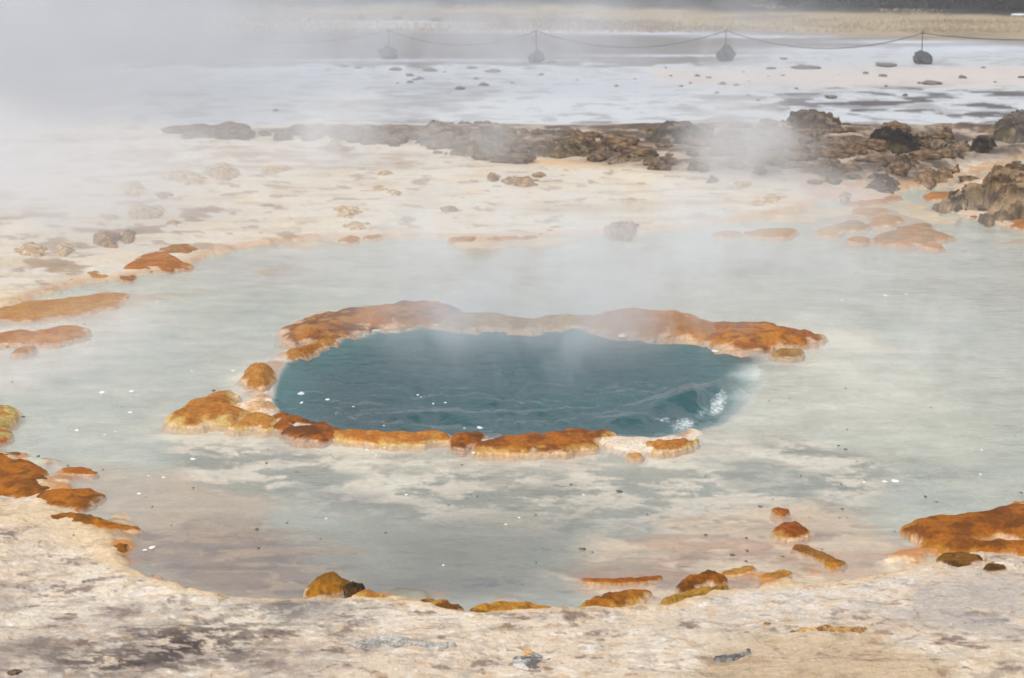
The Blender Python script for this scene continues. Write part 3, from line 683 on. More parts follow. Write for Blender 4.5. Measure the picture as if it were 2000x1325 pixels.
leftb('blurred tan lobe at the edge of the left steam', [(112, 552), (125, 535), (150, 530), (158, 545), (140, 558)], .035, (192, 156, 130), (180, 140, 112))
leftb('low tan bar at the far left edge of the shallows', [(-60, 590), (0, 565), (40, 550), (95, 550), (106, 562), (60, 572), (10, 582)], .035, (206, 160, 116), (194, 140, 92))

BG_ = 'orange crusts along the far shore of the pool'
def farb(label, pts, h, ca=(204, 152, 106), cb=(190, 128, 80), **k): return lump('shore_crust', label, 'crust', pts, h, ca, cb, group=BG_, **k)
farb('small tan crust at the left of the far shoreline', [(662, 473), (675, 460), (702, 462), (700, 473), (680, 476)], .035)
farb('low tan crust next to the small crust on the far shoreline', [(706, 466), (730, 452), (752, 456), (748, 466), (725, 470)], .03)
farb('tan crust near the middle of the far shoreline', [(868, 472), (888, 457), (925, 456), (945, 462), (920, 474), (890, 476)], .04)
farb('long orange crust with two humps on the far shoreline', [(946, 468), (972, 450), (1005, 450), (1035, 452), (1072, 456), (1065, 466), (1010, 471), (970, 472)], .045, (204, 144, 94), (186, 120, 70))
farb('tan crust with pale streaks right of the two humped crust', [(1055, 455), (1075, 441), (1105, 441), (1126, 452), (1110, 460), (1080, 463)], .04)
farb('thin orange islet alone in the steam near the far shore', [(1388, 457), (1402, 451), (1428, 450), (1444, 455), (1432, 461), (1402, 462)], .022, (208, 146, 92), (200, 136, 84))
farb('long flat orange islet right of the lone thin islet', [(1450, 457), (1480, 446), (1520, 443), (1560, 447), (1550, 458), (1520, 464), (1480, 461)], .022, (206, 154, 108), (196, 142, 96))
farb('pale orange ledge under the brown slope on the far right shore', [(1655, 392), (1700, 380), (1750, 382), (1742, 396), (1700, 402), (1665, 400)], .03)
farb('orange lobe jutting into the right channel mouth', [(1712, 384), (1730, 378), (1758, 384), (1752, 392), (1725, 394)], .03)
farb('round topped orange shoal highest in the right cluster', [(1660, 418), (1672, 406), (1705, 404), (1735, 408), (1728, 416), (1695, 424)], .03)
farb('tan orange shoal in the middle of the right cluster', [(1694, 440), (1705, 424), (1728, 416), (1760, 424), (1760, 436), (1730, 444)], .035)
farb('dull brown shoal at the left of the right cluster', [(1632, 446), (1645, 430), (1680, 428), (1700, 440), (1690, 450), (1655, 452)], .035, (190, 152, 110), (164, 122, 80))
farb('faded pink shoal at the left end of the right cluster', [(1592, 454), (1605, 442), (1640, 440), (1655, 452), (1630, 462), (1605, 460)], .02, (210, 176, 150), (204, 160, 130))
farb('big brown topped orange shoal at the right of the right cluster', [(1704, 474), (1720, 456), (1755, 440), (1800, 432), (1822, 436), (1832, 450), (1858, 466), (1830, 470), (1790, 476), (1740, 478)], .05, (204, 140, 76), (158, 118, 70), lobes=.4)
farb('small bright orange shoal below the big brown topped shoal', [(1798, 481), (1812, 472), (1845, 478), (1836, 486), (1810, 486)], .025, (206, 140, 78), (196, 128, 66))
farb('small orange brown shoal left of the big brown topped shoal', [(1652, 471), (1665, 460), (1690, 461), (1700, 472), (1680, 476)], .035, (202, 142, 84), (180, 120, 66))
farb('orange step at the mouth of the right channel', [(1804, 386), (1818, 375), (1868, 373), (1884, 382), (1868, 391), (1825, 391)], .04, (204, 136, 62), (180, 114, 52))
farb('orange apron under the brown rocks of the right bank', [(1880, 420), (1900, 414), (1980, 418), (2080, 420), (2080, 436), (1960, 434), (1900, 428)], .03, (190, 116, 56), (160, 94, 40))
farb('orange lobe at the right frame edge below the brown bank', [(1958, 438), (1975, 428), (2060, 426), (2060, 450), (2000, 450), (1970, 445)], .045, (200, 130, 62), (170, 104, 44))

DK, BN, TP, GYB = (44, 34, 28), (118, 98, 78), (150, 132, 114), (104, 96, 88)
KG = 'dark rocks of the ridge behind the pool'
def rock(label, pts, h, ca=BN, cb=(72, 58, 46), **k):
    k.setdefault('rgh', .55); k.setdefault('edge', .95); k.setdefault('skirt', .15)
    return lump('ridge_rock', label, 'rock', pts, h, ca, cb, group=KG, mat=M_rock, z0=.015, rough=.9, cc=(88, 76, 48), **k)
rock('dark grey brown rock bar at the left end of the ridge', [(322, 279), (335, 270), (380, 262), (440, 255), (500, 258), (485, 268), (420, 277), (360, 281)], .10, (120, 108, 94), (86, 76, 66))
rock('low taupe rock right of the left end bar', [(478, 268), (520, 255), (600, 251), (655, 256), (655, 268), (560, 274)], .10, TP, GYB)
rock('long brown rock left of the ridge centre', [(638, 278), (650, 256), (720, 248), (800, 247), (850, 254), (850, 272), (790, 284), (700, 282)], .13, (130, 112, 92), (90, 76, 60))
rock('large knobbly brown rock at the ridge centre with dark underside', [(790, 288), (830, 262), (870, 250), (930, 256), (1000, 262), (1042, 275), (1030, 300), (960, 309), (900, 306), (850, 302)], .22, (128, 110, 88), (72, 60, 48))
rock('thin olive shelf of rock behind the ridge centre', [(860, 247), (900, 240), (960, 242), (1014, 252), (960, 258), (900, 254)], .08, (112, 100, 74), (84, 76, 56))
rock('dark olive boulder right of the ridge centre', [(1034, 314), (1045, 292), (1080, 278), (1140, 280), (1162, 296), (1150, 316), (1100, 322)], .17, (104, 86, 58), (62, 50, 36))
rock('brown boulder pair between the olive boulder and the crumbly end', [(1140, 316), (1150, 292), (1180, 284), (1212, 298), (1216, 318), (1180, 326)], .14)
rock('crumbly brown rock that tapers off toward the cream bank', [(1160, 330), (1185, 308), (1240, 304), (1285, 312), (1300, 326), (1240, 334), (1190, 334)], .12, (132, 112, 90), (84, 68, 54))
rock('flat grey brown rock behind the olive boulder', [(1005, 266), (1060, 252), (1130, 262), (1170, 275), (1130, 284), (1060, 278)], .10, GYB, (86, 78, 64))
rock('grey brown slab left of the big hazy grey boulder', [(1150, 290), (1180, 272), (1240, 272), (1270, 286), (1240, 300), (1190, 298)], .09, (126, 112, 98), (92, 80, 66))
rock('big smooth grey boulder half hidden by a puff of steam', [(1246, 287), (1254, 264), (1290, 250), (1340, 249), (1372, 262), (1400, 282), (1380, 300), (1300, 300)], .24, (92, 84, 78), (72, 66, 62), rgh=.3)
rock('pale taupe rock right of the steam puff', [(1395, 310), (1410, 282), (1450, 272), (1500, 280), (1500, 305), (1450, 316)], .12, (150, 134, 118), (120, 104, 90))
rock('humped mossy brown rock highest on the right ridge', [(1526, 252), (1535, 232), (1555, 222), (1590, 220), (1622, 230), (1648, 248), (1664, 270), (1600, 274), (1550, 264)], .26, (98, 82, 62), (60, 50, 40))
rock('wide brown rock below the mossy hump', [(1440, 296), (1465, 268), (1520, 256), (1600, 262), (1680, 278), (1700, 306), (1640, 326), (1560, 330), (1480, 314)], .16, (130, 112, 96), (88, 72, 60), rgh=.9)
rock('nearly black boulder with an undercut on the right ridge', [(1680, 294), (1692, 272), (1738, 261), (1790, 270), (1828, 290), (1818, 306), (1760, 318), (1708, 308)], .26, (40, 30, 24), (22, 16, 13), rgh=.4)
rock('small flat black stone on the white flat behind the black boulder', [(1788, 270), (1804, 262), (1826, 262), (1840, 269), (1822, 275)], .06, (56, 50, 38), (40, 34, 28))
rock('brown rock with pale crest between the two black boulders', [(1810, 312), (1830, 282), (1862, 276), (1895, 288), (1890, 318), (1850, 330)], .18, (140, 118, 96), (52, 40, 32))
rock('round black boulder at the right end of the ridge', [(1882, 304), (1892, 284), (1922, 272), (1950, 284), (1956, 304), (1915, 314)], .22, (62, 50, 42), (34, 27, 23), rgh=.3)
rock('dark grey rock slope at the right frame edge behind the black boulder', [(1925, 282), (1945, 248), (1990, 226), (2080, 212), (2080, 292), (1970, 290)], .26, (96, 88, 82), (68, 60, 56))
rock('brown rock row in front of the wide brown rock', [(1526, 342), (1555, 330), (1600, 326), (1660, 330), (1692, 342), (1672, 356), (1600, 354)], .09, (112, 94, 80), (72, 60, 52), rgh=.9)
rock('dark brown rock at the foot of the slope above the channel', [(1686, 366), (1700, 346), (1740, 344), (1768, 360), (1750, 380), (1710, 378)], .10, (92, 76, 66), (64, 52, 46))
rock('taupe rock left of the brown rock row', [(1428, 338), (1466, 324), (1520, 325), (1545, 336), (1500, 348)], .06, (150, 130, 112), (112, 94, 80), rgh=.8)
rock('brown lumpy rock between the rock row and the black boulder', [(1672, 350), (1690, 322), (1740, 316), (1790, 326), (1800, 344), (1740, 352)], .14, (116, 96, 80), (76, 60, 50), rgh=.9)
rock('tan brown rock above the orange ledge of the channel', [(1776, 362), (1800, 340), (1850, 330), (1880, 338), (1850, 356), (1800, 368)], .10, (158, 128, 96), (112, 86, 62), rgh=.7)
rock('grey lump resting on the bank by the steam puff', [(1376, 362), (1380, 350), (1392, 348), (1402, 356), (1400, 364), (1386, 367)], .07, (150, 138, 130), (130, 118, 110))
rock('big brown rock bank at the right frame edge beside the channel', [(1846, 402), (1858, 386), (1880, 372), (1905, 358), (1950, 346), (2000, 338), (2090, 330), (2090, 432), (1990, 428), (1930, 422), (1880, 412)], .24, (150, 124, 92), (84, 64, 44), rgh=.8, edge=.5)
rock('dark undercut rock at the tip of the right bank', [(1848, 404), (1860, 386), (1890, 380), (1905, 394), (1900, 412), (1870, 412)], .12, (90, 68, 46), (48, 36, 26))
rock('small grey stone in the channel beside the right bank', [(1938, 342), (1945, 332), (1958, 334), (1962, 342), (1950, 346)], .06, (130, 112, 92), (100, 84, 66))

# ------------------------------------------------------------------ small brown rocks of the cream bank
BK = 'small brown rocks on the cream bank'
bank_rocks = [
    ('brown rock cluster left piece on the cream bank', 262, 367, 46, 24), ('broken brown rock in the middle of the left bank', 372, 348, 88, 30), ('round brown rock at the upper end of the left bank group', 436, 338, 52, 34),
    ('flat dark brown flake below the broken left bank rock', 322, 380, 34, 12), ('wide tan brown rock halfway down the left bank', 282, 414, 66, 26), ('small tan stone left of the wide bank rock', 212, 426, 38, 14),
    ('dark brown undercut rock lowest on the left bank', 212, 466, 56, 36), ('brown lump right of the lowest left bank rock', 250, 462, 30, 24), ('blurred tan lump in the steam above the left shallows', 60, 490, 60, 30),
    ('brown hump near the left bank steam', 128, 488, 44, 30), ('tan stone in the middle of the cream bank', 680, 412, 54, 22), ('olive brown stone beside the far shoreline', 698, 440, 46, 18),
    ('pale tan stone upper middle of the cream bank', 748, 340, 34, 16), ('tan pebble left of the upper middle stone', 742, 368, 28, 14), ('small brown stone right of the tan pebble', 772, 378, 30, 14),
    ('grey tan stone low in the middle of the cream bank', 876, 408, 26, 12), ('wide dark topped rock right of the cream bank centre', 1015, 356, 62, 22), ('brown crumb left of the wide dark topped rock', 964, 346, 20, 16),
    ('small dark stone on top right of the wide dark topped rock', 1052, 342, 24, 12), ('brown stone pair lower left on the right cream bank', 1482, 398, 30, 14), ('brown stone pair upper right on the right cream bank', 1508, 388, 28, 18),
    ('tan flake below the olive patch of the cream bank', 1110, 402, 60, 10), ('purple grey rock on the far shoreline in the steam', 1214, 446, 62, 28), ('grey brown stone at the right end of the far shoreline', 1650, 385, 22, 18),
    ('tan stone near the top of the right cream bank', 1452, 358, 26, 10), ('low tan rock under the dark ridge on the left', 660, 290, 60, 14), ('reddish brown crumb under the ridge left of centre', 655, 284, 34, 14),
    ('low brown stone far left under the steam', 240, 300, 70, 14), ('tan lump right of the upper left bank rocks', 540, 330, 60, 16), ('yellow tan knob beside the lowest bank rocks', 340, 440, 36, 16)]
random.seed(11)
for lab, x, y, w, hh in bank_rocks:
    pts = []
    for k in range(11):
        a = 2 * math.pi * k / 11
        r = 1 + random.uniform(-.22, .22)
        pts.append((x + .5 * w * r * math.cos(a), y + .5 * hh * r * math.sin(a)))
    H = hh / scale_at(y) * .42
    dark = 'dark' in lab or 'undercut' in lab or 'brown lump' in lab
    ca, cb = ((180, 144, 102), (126, 94, 58)) if dark else ((212, 188, 150), (172, 142, 104))
    if 'purple' in lab or 'grey' in lab: ca, cb = (178, 152, 128), (146, 122, 102)
    lump('bank_rock', lab, 'rock', pts, H, ca, cb, group=BK, mat=M_rock, rgh=.45, skirt=.08, z0=shelf_z(x, y) - .005, rough=.9, edge=.8)

# slabs and flakes on the foreground shelf
def shelf_z(px, py):
    x, y = ground(px, py); i = np.argmin((GX - x) ** 2 + (GY - y) ** 2); return float(Z.ravel()[i])
def slab(label, pts, h, ca, cb, **k):
    x, y = np.mean([p[0] for p in pts]), np.mean([p[1] for p in pts])
    lump('stone_flake', label, 'stone', pts, h, ca, cb, group='stone flakes on the foreground shelf', mat=M_rock, rgh=.3, edge=.3, z0=shelf_z(x, y) - .002, skirt=.02, rough=.7, **k)
slab('thin pointed grey slab lying on the cream shelf', [(684, 1264), (720, 1250), (750, 1240), (790, 1241), (800, 1249), (840, 1256), (896, 1262), (850, 1269), (800, 1266), (740, 1268), (715, 1264)], .014, (190, 186, 178), (160, 156, 150))
slab('dark streaked grey slab on the lower right of the shelf', [(1390, 1288), (1410, 1280), (1450, 1275), (1464, 1274), (1462, 1284), (1440, 1292), (1400, 1297)], .015, (150, 146, 146), (84, 78, 78))
slab('mottled grey stone near the bottom centre of the shelf', [(995, 1304), (1005, 1284), (1030, 1276), (1060, 1284), (1066, 1304), (1040, 1316), (1010, 1314)], .015, (196, 190, 184), (110, 104, 104))
slab('small ochre chip beside the mottled grey stone', [(1018, 1277), (1032, 1270), (1048, 1276), (1040, 1281)], .012, (196, 150, 84), (130, 86, 36))
slab('ochre and dark brown crust patch on the lower right shelf', [(1530, 1240), (1570, 1227), (1640, 1222), (1694, 1229), (1684, 1241), (1640, 1243), (1600, 1241), (1560, 1244)], .018, (212, 166, 102), (128, 84, 36), patch=-.05)
slab('dark brown chip at the left bottom corner of the shelf', [(8, 1318), (22, 1308), (44, 1312), (40, 1322), (20, 1326)], .014, (120, 88, 50), (70, 50, 30))
slab('tan chip with a lifted edge near the left bottom corner', [(36, 1292), (56, 1284), (74, 1288), (60, 1297)], .012, (206, 168, 120), (140, 100, 60))
slab('small orange chip on the shoreline below the brown shallows', [(294, 1124), (306, 1121), (322, 1128), (312, 1134)], .012, (204, 136, 66), (160, 100, 44))
slab('long pale chip on the shoreline right of the orange chip', [(318, 1134), (336, 1130), (346, 1136), (330, 1139)], .01, (232, 200, 160), (204, 160, 110))
slab('slate chip with dark rim on the left shelf', [(156, 1138), (172, 1132), (186, 1137), (172, 1141)], .01, (150, 150, 148), (100, 96, 90))
slab('tiny dark stone in the lower middle of the shelf', [(1064, 1288), (1074, 1284), (1080, 1290), (1070, 1293)], .01, (90, 76, 64), (60, 50, 44))
slab('brown chip right of centre on the shelf', [(1486, 1220), (1496, 1215), (1510, 1219), (1500, 1224)], .01, (180, 146, 100), (130, 98, 60))
slab('orange brown crumb on the crust above the shelf centre', [(866, 1190), (880, 1181), (900, 1184), (902, 1192), (880, 1195)], .02, (120, 76, 30), (90, 56, 24))

# ------------------------------------------------------------------ pebbles on the far flat
pb = [(812, 160), (822, 158), (800, 165), (776, 166), (945, 170), (800, 151), (1204, 172), (1056, 149), (1127, 160), (1348, 166), (1384, 156), (1410, 168), (1437, 170), (1452, 144), (1461, 190), (1507, 138),
      (1556, 177), (1528, 152), (1500, 153), (1690, 147), (1724, 152), (1795, 166), (1555, 133), (1620, 196), (1943, 164), (1730, 172), (1880, 155), (1400, 185), (1362, 152), (672, 134), (700, 136), (730, 135), (640, 140),
      (1462, 163), (1300, 136), (1240, 158), (900, 178), (1330, 172), (538, 220), (510, 168), (1996, 155), (1640, 150), (1575, 150), (1768, 190), (1480, 200), (1920, 136), (1310, 152), (868, 144), (930, 158), (1000, 166)]
def stone_mesh(name, seed, flat=.65, sub=2, j=.28):
    import bmesh
    bm = bmesh.new(); bmesh.ops.create_icosphere(bm, subdivisions=sub, radius=1)
    rr = np.array([v.co[:] for v in bm.verts])
    n = fbm(rr[:, 0] * 1.2 + rr[:, 2] * .7, rr[:, 1] * 1.2 - rr[:, 2] * .5, 1.0, 3, seed)
    for v, q in zip(bm.verts, n):
        v.co *= 1 + j * q; v.co.z *= flat
    me = bpy.data.meshes.new(name); bm.to_mesh(me); bm.free()
    for p in me.polygons: p.use_smooth = True
    return me
M_peb = plain('pebble_grey', (112, 104, 100), .85, 14, .5)
pmesh = []
for s_ in range(5):
    me = stone_mesh('pebble', 40 + s_, .65, 3, .6); me.materials.append(M_peb); pmesh.append(me)
def put(me, name, label, cat, x, y, z, s, rz, group=None):
    o = bpy.data.objects.new(name, me); COL.objects.link(o)
    o.location = (float(x), float(y), z); o.scale = s; o.rotation_euler = (0, 0, rz)
    return prop(o, label, cat, group)
random.seed(5)
for i, (x, y) in enumerate(pb):
    gx_, gy_ = ground(x, y)
    r = .015 + .04 * random.random() ** 2
    put(pmesh[i % 5], 'pebble', 'small dark grey pebble lying on the wet white flat behind the ridge', 'pebble', gx_, gy_, .03, (r * 1.3, r * 1.5, r), random.uniform(0, 3), 'pebbles scattered on the wet white flat')
for (x, y, w, lab) in [(772, 139, 24, 'flat grey stone on the edge of the white flat below the left anchor stone'), (836, 141, 24, 'flat grey stone just right of the left anchor stone'), (962, 143, 26, 'flat grey stone between the two left rope posts'),
                       (922, 136, 18, 'dim round stone left of the second rope post'), (1078, 125, 16, 'dim stone right of the second rope post'), (1820, 167, 34, 'dark brown stone amid grey streaks on the right of the flat'), (1622, 194, 24, 'dark flat stone in the middle of the streaked flat'),
                       (1575, 136, 50, 'long low dark stone on the pink strip of the flat'), (1730, 131, 40, 'long low stone left of the right anchor stone'), (1530, 118, 16, 'small brown stone right of the dark peaked anchor stone')]:
    gx_, gy_ = ground(x, y); r = w / scale_at(y) / 2
    put(pmesh[len(lab) % 5], 'flat_stone', lab, 'stone', gx_, gy_, .03, (r, r * 1.4, min(r * .45, .055)), .2, 'flat stones on the wet white flat')
for (x, y, w, lab) in [(705, 33, 12, 'dim dark stone beyond the white streak, leftmost of three'), (776, 35, 16, 'dim dark stone beyond the white streak, middle of three'), (852, 38, 18, 'faint grey stone beyond the white streak, rightmost of three')]:
    gx_, gy_ = ground(x, y + 6); r = w / scale_at(y) / 2
    put(pmesh[0], 'distant_stone', lab, 'stone', gx_, gy_, .05, (r, r, r * 1.1), 0, 'distant stones beyond the rope')

random.seed(17)
rub = []
for s_ in range(6):
    me = stone_mesh('rubble_rock', 110 + s_, .7, 3, .55)
    q = np.array([v.co[:] for v in me.vertices]); nn = len(q)
    c_ = np.zeros((nn, 3)) + lin((136, 110, 82)); c_ = mix(c_, (74, 56, 40), sst(-.2, .3, fbm(q[:, 0], q[:, 1] + q[:, 2], 2, 3, s_)))
    a_ = me.attributes.new('Col', 'FLOAT_COLOR', 'POINT'); a_.data.foreach_set('color', np.c_[c_, np.ones(nn)].astype(np.float32).ravel())
    for an, vv in (('rough', .9), ('bumpy', 1.0)):
        a_ = me.attributes.new(an, 'FLOAT', 'POINT'); a_.data.foreach_set('value', np.full(nn, vv, np.float32))
    me.materials.append(M_rock); rub.append(me)
RUB = [(1480, 345), (1500, 260), (1640, 300), (1790, 370), (1640, 368), (1500, 350)]
k_ = 0
while k_ < 285:
    if k_ < 75: x, y = random.uniform(1400, 1880), random.uniform(285, 368)
    elif k_ < 105: x, y = random.uniform(850, 1420), random.uniform(268, 330)
    elif k_ < 120: x, y = random.uniform(1890, 2040), random.uniform(350, 420)
    elif k_ < 180: x = random.uniform(600, 1280); y = 270 + (x - 500) * .06 + random.uniform(-12, 12)
    elif k_ < 230: x, y = random.uniform(1250, 1850), random.uniform(262, 350)
    else: x = random.uniform(340, 1000); y = 268 + (x - 340) * .035 + random.uniform(-9, 9)
    if k_ < 75 and y > 372 - abs(x - 1640) * .08: continue
    r = random.uniform(.035, .11) * (1 if random.random() < .8 else 1.5)
    gx_, gy_ = ground(x, y)
    put(rub[k_ % 6], 'rubble_rock', 'small brown rubble rock among the dark rocks of the ridge', 'rock', gx_, gy_, shelf_z(x, y) + r * .2, (r * random.uniform(.9, 1.5), r * 1.2, r * random.uniform(.5, .95)), random.uniform(-.5, .5), 'small brown rubble rocks of the ridge')
    k_ += 1

# ------------------------------------------------------------------ rope barrier
M_anchor = plain('anchor_stone', (70, 70, 74), .85, 12, .4)
M_rod = plain('rusty_rod', (70, 66, 64), .6, 60, .2, .6)
M_rope = plain('grey_rope', (72, 70, 72), .9, 60, .3)
anchors = [(760, 121, 34, 30, 62, 'round dark anchor stone in mist at the foot of the leftmost rope post', 61, 1.0), (1047, 129, 26, 27, 63, 'squarish faint anchor stone at the second rope post from the left', 62, .95),
           (1417, 125, 34, 32, 62, 'dark pointed anchor stone at the clearest rope post', 63, 1.25), (1800, 131, 34, 26, 67, 'grey lopsided anchor stone at the right rope post', 64, .9)]
tops = []
def tube(name, pts, r, mat, parent=None, seg=6):
    cu = bpy.data.curves.new(name, 'CURVE'); cu.dimensions = '3D'
    sp = cu.splines.new('POLY'); sp.points.add(len(pts) - 1)
    for p, q in zip(sp.points, pts): p.co = (*q, 1)
    cu.bevel_depth = r; cu.bevel_resolution = 2; cu.use_fill_caps = True
    tmp = bpy.data.objects.new(name, cu); COL.objects.link(tmp)
    me = bpy.data.meshes.new_from_object(tmp.evaluated_get(bpy.context.evaluated_depsgraph_get()))
    bpy.data.objects.remove(tmp)
    me.materials.clear(); me.materials.append(mat)
    for p in me.polygons: p.use_smooth = True
    me.name = name
    o = bpy.data.objects.new(name, me); COL.objects.link(o); o.parent = parent
    return o
for i, (x, yb, w, h, yt, lab, sd_, pk) in enumerate(anchors):
    ppm = scale_at(yb - 4)
    gx_, gy_ = ground(x, yb - 4)
    gx_, gy_ = float(gx_), float(gy_)
    me = stone_mesh('anchor_stone', sd_, .95, 4, .55); me.materials.append(M_anchor)
    if pk > 1:
        for v in me.vertices:
            if v.co.z > 0: v.co.x *= 1 - .45 * v.co.z; v.co.z *= pk
    rx, rz = w / ppm / 2, h / ppm / 2
    put(me, 'anchor_stone', lab, 'stone', gx_, gy_, .02 + rz * .7, (rx, rx, rz), 0, 'anchor stones of the rope barrier')
    root = bpy.data.objects.new('rope_post', None); COL.objects.link(root); root.location = (gx_, gy_ + .02, 0)
    root.empty_display_size = .1
    names = ['leftmost', 'second from left', 'third from left and clearest', 'rightmost']
    prop(root, f'thin metal rope post, {names[i]}, standing in its anchor stone', 'post', 'posts of the rope barrier')
    ht = (yb - 4 - yt) / ppm * 1.02
    tube('rod', [(0, 0, 0), (0, 0, ht)], .008, M_rod, root)
    tube('eye', [(.025 * math.cos(a), 0, ht + .02 + .025 * math.sin(a)) for a in np.linspace(-math.pi / 2, 1.5 * math.pi, 13)], .006, M_rod, root)
    tops.append((gx_, gy_ + .02, ht + .012))
pts = []
T = [(tops[0][0] - 3.2, tops[0][1] - .4, tops[0][2])] + tops + [(tops[3][0] + 3.6, tops[3][1] + .3, tops[3][2] - .02)]
sag = [.2, .26, .30, .30, .12]
for a, b, s_ in zip(T[:-1], T[1:], sag):
    for t_ in np.linspace(0, 1, 20, endpoint=False):
        pts.append((a[0] + (b[0] - a[0]) * t_, a[1] + (b[1] - a[1]) * t_, a[2] + (b[2] - a[2]) * t_ - s_ * 4 * t_ * (1 - t_)))
pts.append(T[-1])
prop(tube('barrier_rope', pts, .008, M_rope), 'thin dark rope sagging between the posts across the misty flat', 'rope')

# ------------------------------------------------------------------ far field: dry grass, dark shrubs, snow scraps
def blades(name, n, xr, yr, hmin, hmax, mat, seed, wid=.02, zf=0):
    r = np.random.RandomState(seed)
    px = r.uniform(*xr, n); py = r.uniform(*yr, n)
    x, y = ground(px, py)
    h = r.uniform(hmin, hmax, n); a = r.uniform(0, 6.28, n); b = r.uniform(-.6, .6, (n, 2)) * h[:, None]
    z0 = np.full(n, .02)
    dx, dy = np.cos(a) * wid, np.sin(a) * wid
    V = np.stack([np.stack([x - dx, y - dy, z0], 1), np.stack([x + dx, y + dy, z0], 1), np.stack([x + b[:, 0], y + b[:, 1], z0 + h], 1)], 1).reshape(-1, 3)
    return make_mesh(name, V, np.arange(n * 3).reshape(-1, 3), mat, smooth=False)
M_grass = plain('dry_grass', (176, 158, 126), .9, 1.2, .35)
prop(blades('dry_grass', 14000, (400, 2300), (12, 66), .02, .08, M_grass, 3, .03), 'strip of dry tan grass beyond the wet flat', 'grass', kind='stuff')
M_shrub = plain('dark_heather', (22, 17, 17), .9, 3, .5)
M_stem = plain('dark_stem', (50, 40, 34), .9, 8, .3)
shr = [(1560, 16, 'dim purple dark shrub at the left of the far hedge'), (1660, 19, 'dim dark shrub second from left in the far hedge'), (1760, 20, 'dim dark shrub in the middle of the far hedge'), (1860, 21, 'dark shrub left of the black corner shrub'),
       (1965, 27, 'nearly black shrub in the top right corner'), (2075, 28, 'black shrub just outside the right frame edge')]
for i, (x, y, lab) in enumerate(shr[:5]):
    gx_, gy_ = ground(x, y); gx_, gy_ = float(gx_), float(gy_)
    r = np.random.RandomState(90 + i); n = 2600
    u = r.normal(size=(n, 3)); u /= np.linalg.norm(u, axis=1)[:, None]
    rad = (r.uniform(.25, 1, n) ** .5) * (1 + .25 * fbm(u[:, 0] * 2, u[:, 1] * 2 + u[:, 2], 1, 3, i))
    c = u * rad[:, None] * (1.0, .8, .75) + (0, 0, .65)
    e1 = r.normal(size=(n, 3)) * .06; e2 = r.normal(size=(n, 3)) * .06
    V = np.stack([c - e1, c + e1, c + e2], 1).reshape(-1, 3)
    V[:, 2] = np.maximum(V[:, 2], 0)
    root = bpy.data.objects.new('dark_shrub', None); COL.objects.link(root); root.location = (gx_, gy_, .05)
    prop(root, lab, 'shrub', 'dark shrubs at the far edge of the field')
    make_mesh('foliage', V, np.arange(n * 3).reshape(-1, 3), M_shrub, smooth=False, parent=root)
    st = [tuple(q) for q in [(0, 0, -.05), (.03, 0, .3), (.0, .05, .7)]]
    tube('stem', st, .04, M_stem, root)
M_snow = plain('snow', (236, 240, 248), .6, 6, .05)
for (x, y, w, lab) in [(1852, 19, 12, 'tiny white snow scrap under the hedge, left one'), (1888, 21, 10, 'tiny white snow scrap under the hedge, middle one'), (1990, 35, 30, 'bright white snow patch in the top right corner')]:
    gx_, gy_ = ground(x, y); me = stone_mesh('snow_patch', 70, .3, 2, .2); me.materials.append(M_snow)
    r = w / scale_at(y) / 2
    put(me, 'snow_patch', lab, 'snow patch', gx_, gy_, .08, (r, r, .12), 0)

# ------------------------------------------------------------------ foam flecks and bubbles on the water
M_foam = plain('foam', (240, 244, 244), .5, 80, .05)
fm_mesh = []
for s_ in range(4):
    me = stone_mesh('foam_fleck', 80 + s_, .35, 2, .5); me.materials.append(M_foam); fm_mesh.append(me)
ff = [(588, 770, 9), (640, 782, 5), (589, 788, 5), (1215, 657, 10), (1262, 650, 6), (1396, 687, 8), (937, 837, 7), (846, 790, 3), (822, 777, 3), (870, 788, 3), (816, 773, 3), (656, 667, 4), (690, 796, 3),
      (200, 768, 7), (257, 766, 6), (254, 807, 5), (150, 842, 5), (377, 898, 5), (290, 931, 3), (319, 934, 3), (128, 953, 5), (272, 966, 5), (297, 1071, 6), (283, 1076, 4), (204, 850, 3), (226, 845, 3),
      (1728, 942, 5), (1748, 941, 7), (1688, 943, 4), (1915, 928, 4), (637, 1014, 3), (793, 968, 3), (988, 1026, 3), (866, 1106, 3), (1014, 1013, 3), (970, 882, 5), (717, 880, 4), (735, 890, 3), (751, 876, 3),
      (1645, 587, 3), (1730, 578, 4), (1770, 576, 3), (375, 725, 4), (455, 725, 4), (925, 886, 4), (750, 833, 3), (907, 838, 3), (1917, 880, 3), (482, 477, 8), (505, 474, 5), (430, 490, 6), (308, 590, 3), (208, 595, 4), (1140, 968, 3)]
random.seed(3)
for i, (x, y, w) in enumerate(ff):
    gx_, gy_ = ground(x, y); r = w / scale_at(y) * .85
    lab = 'small white foam fleck floating on the water'
    grp = 'foam flecks floating on the water'
    if i == 0: lab, grp = 'large white foam fleck near the left end of the blue spring', None
    if i == 3: lab, grp = 'large white foam fleck by the back right rim of the blue spring', None
    put(fm_mesh[i % 4], 'foam_fleck', lab, 'foam fleck', gx_, gy_, .004, (r * random.uniform(.8, 1.2), r * random.uniform(1.2, 1.9), r * .5), random.uniform(-.4, .4), grp)
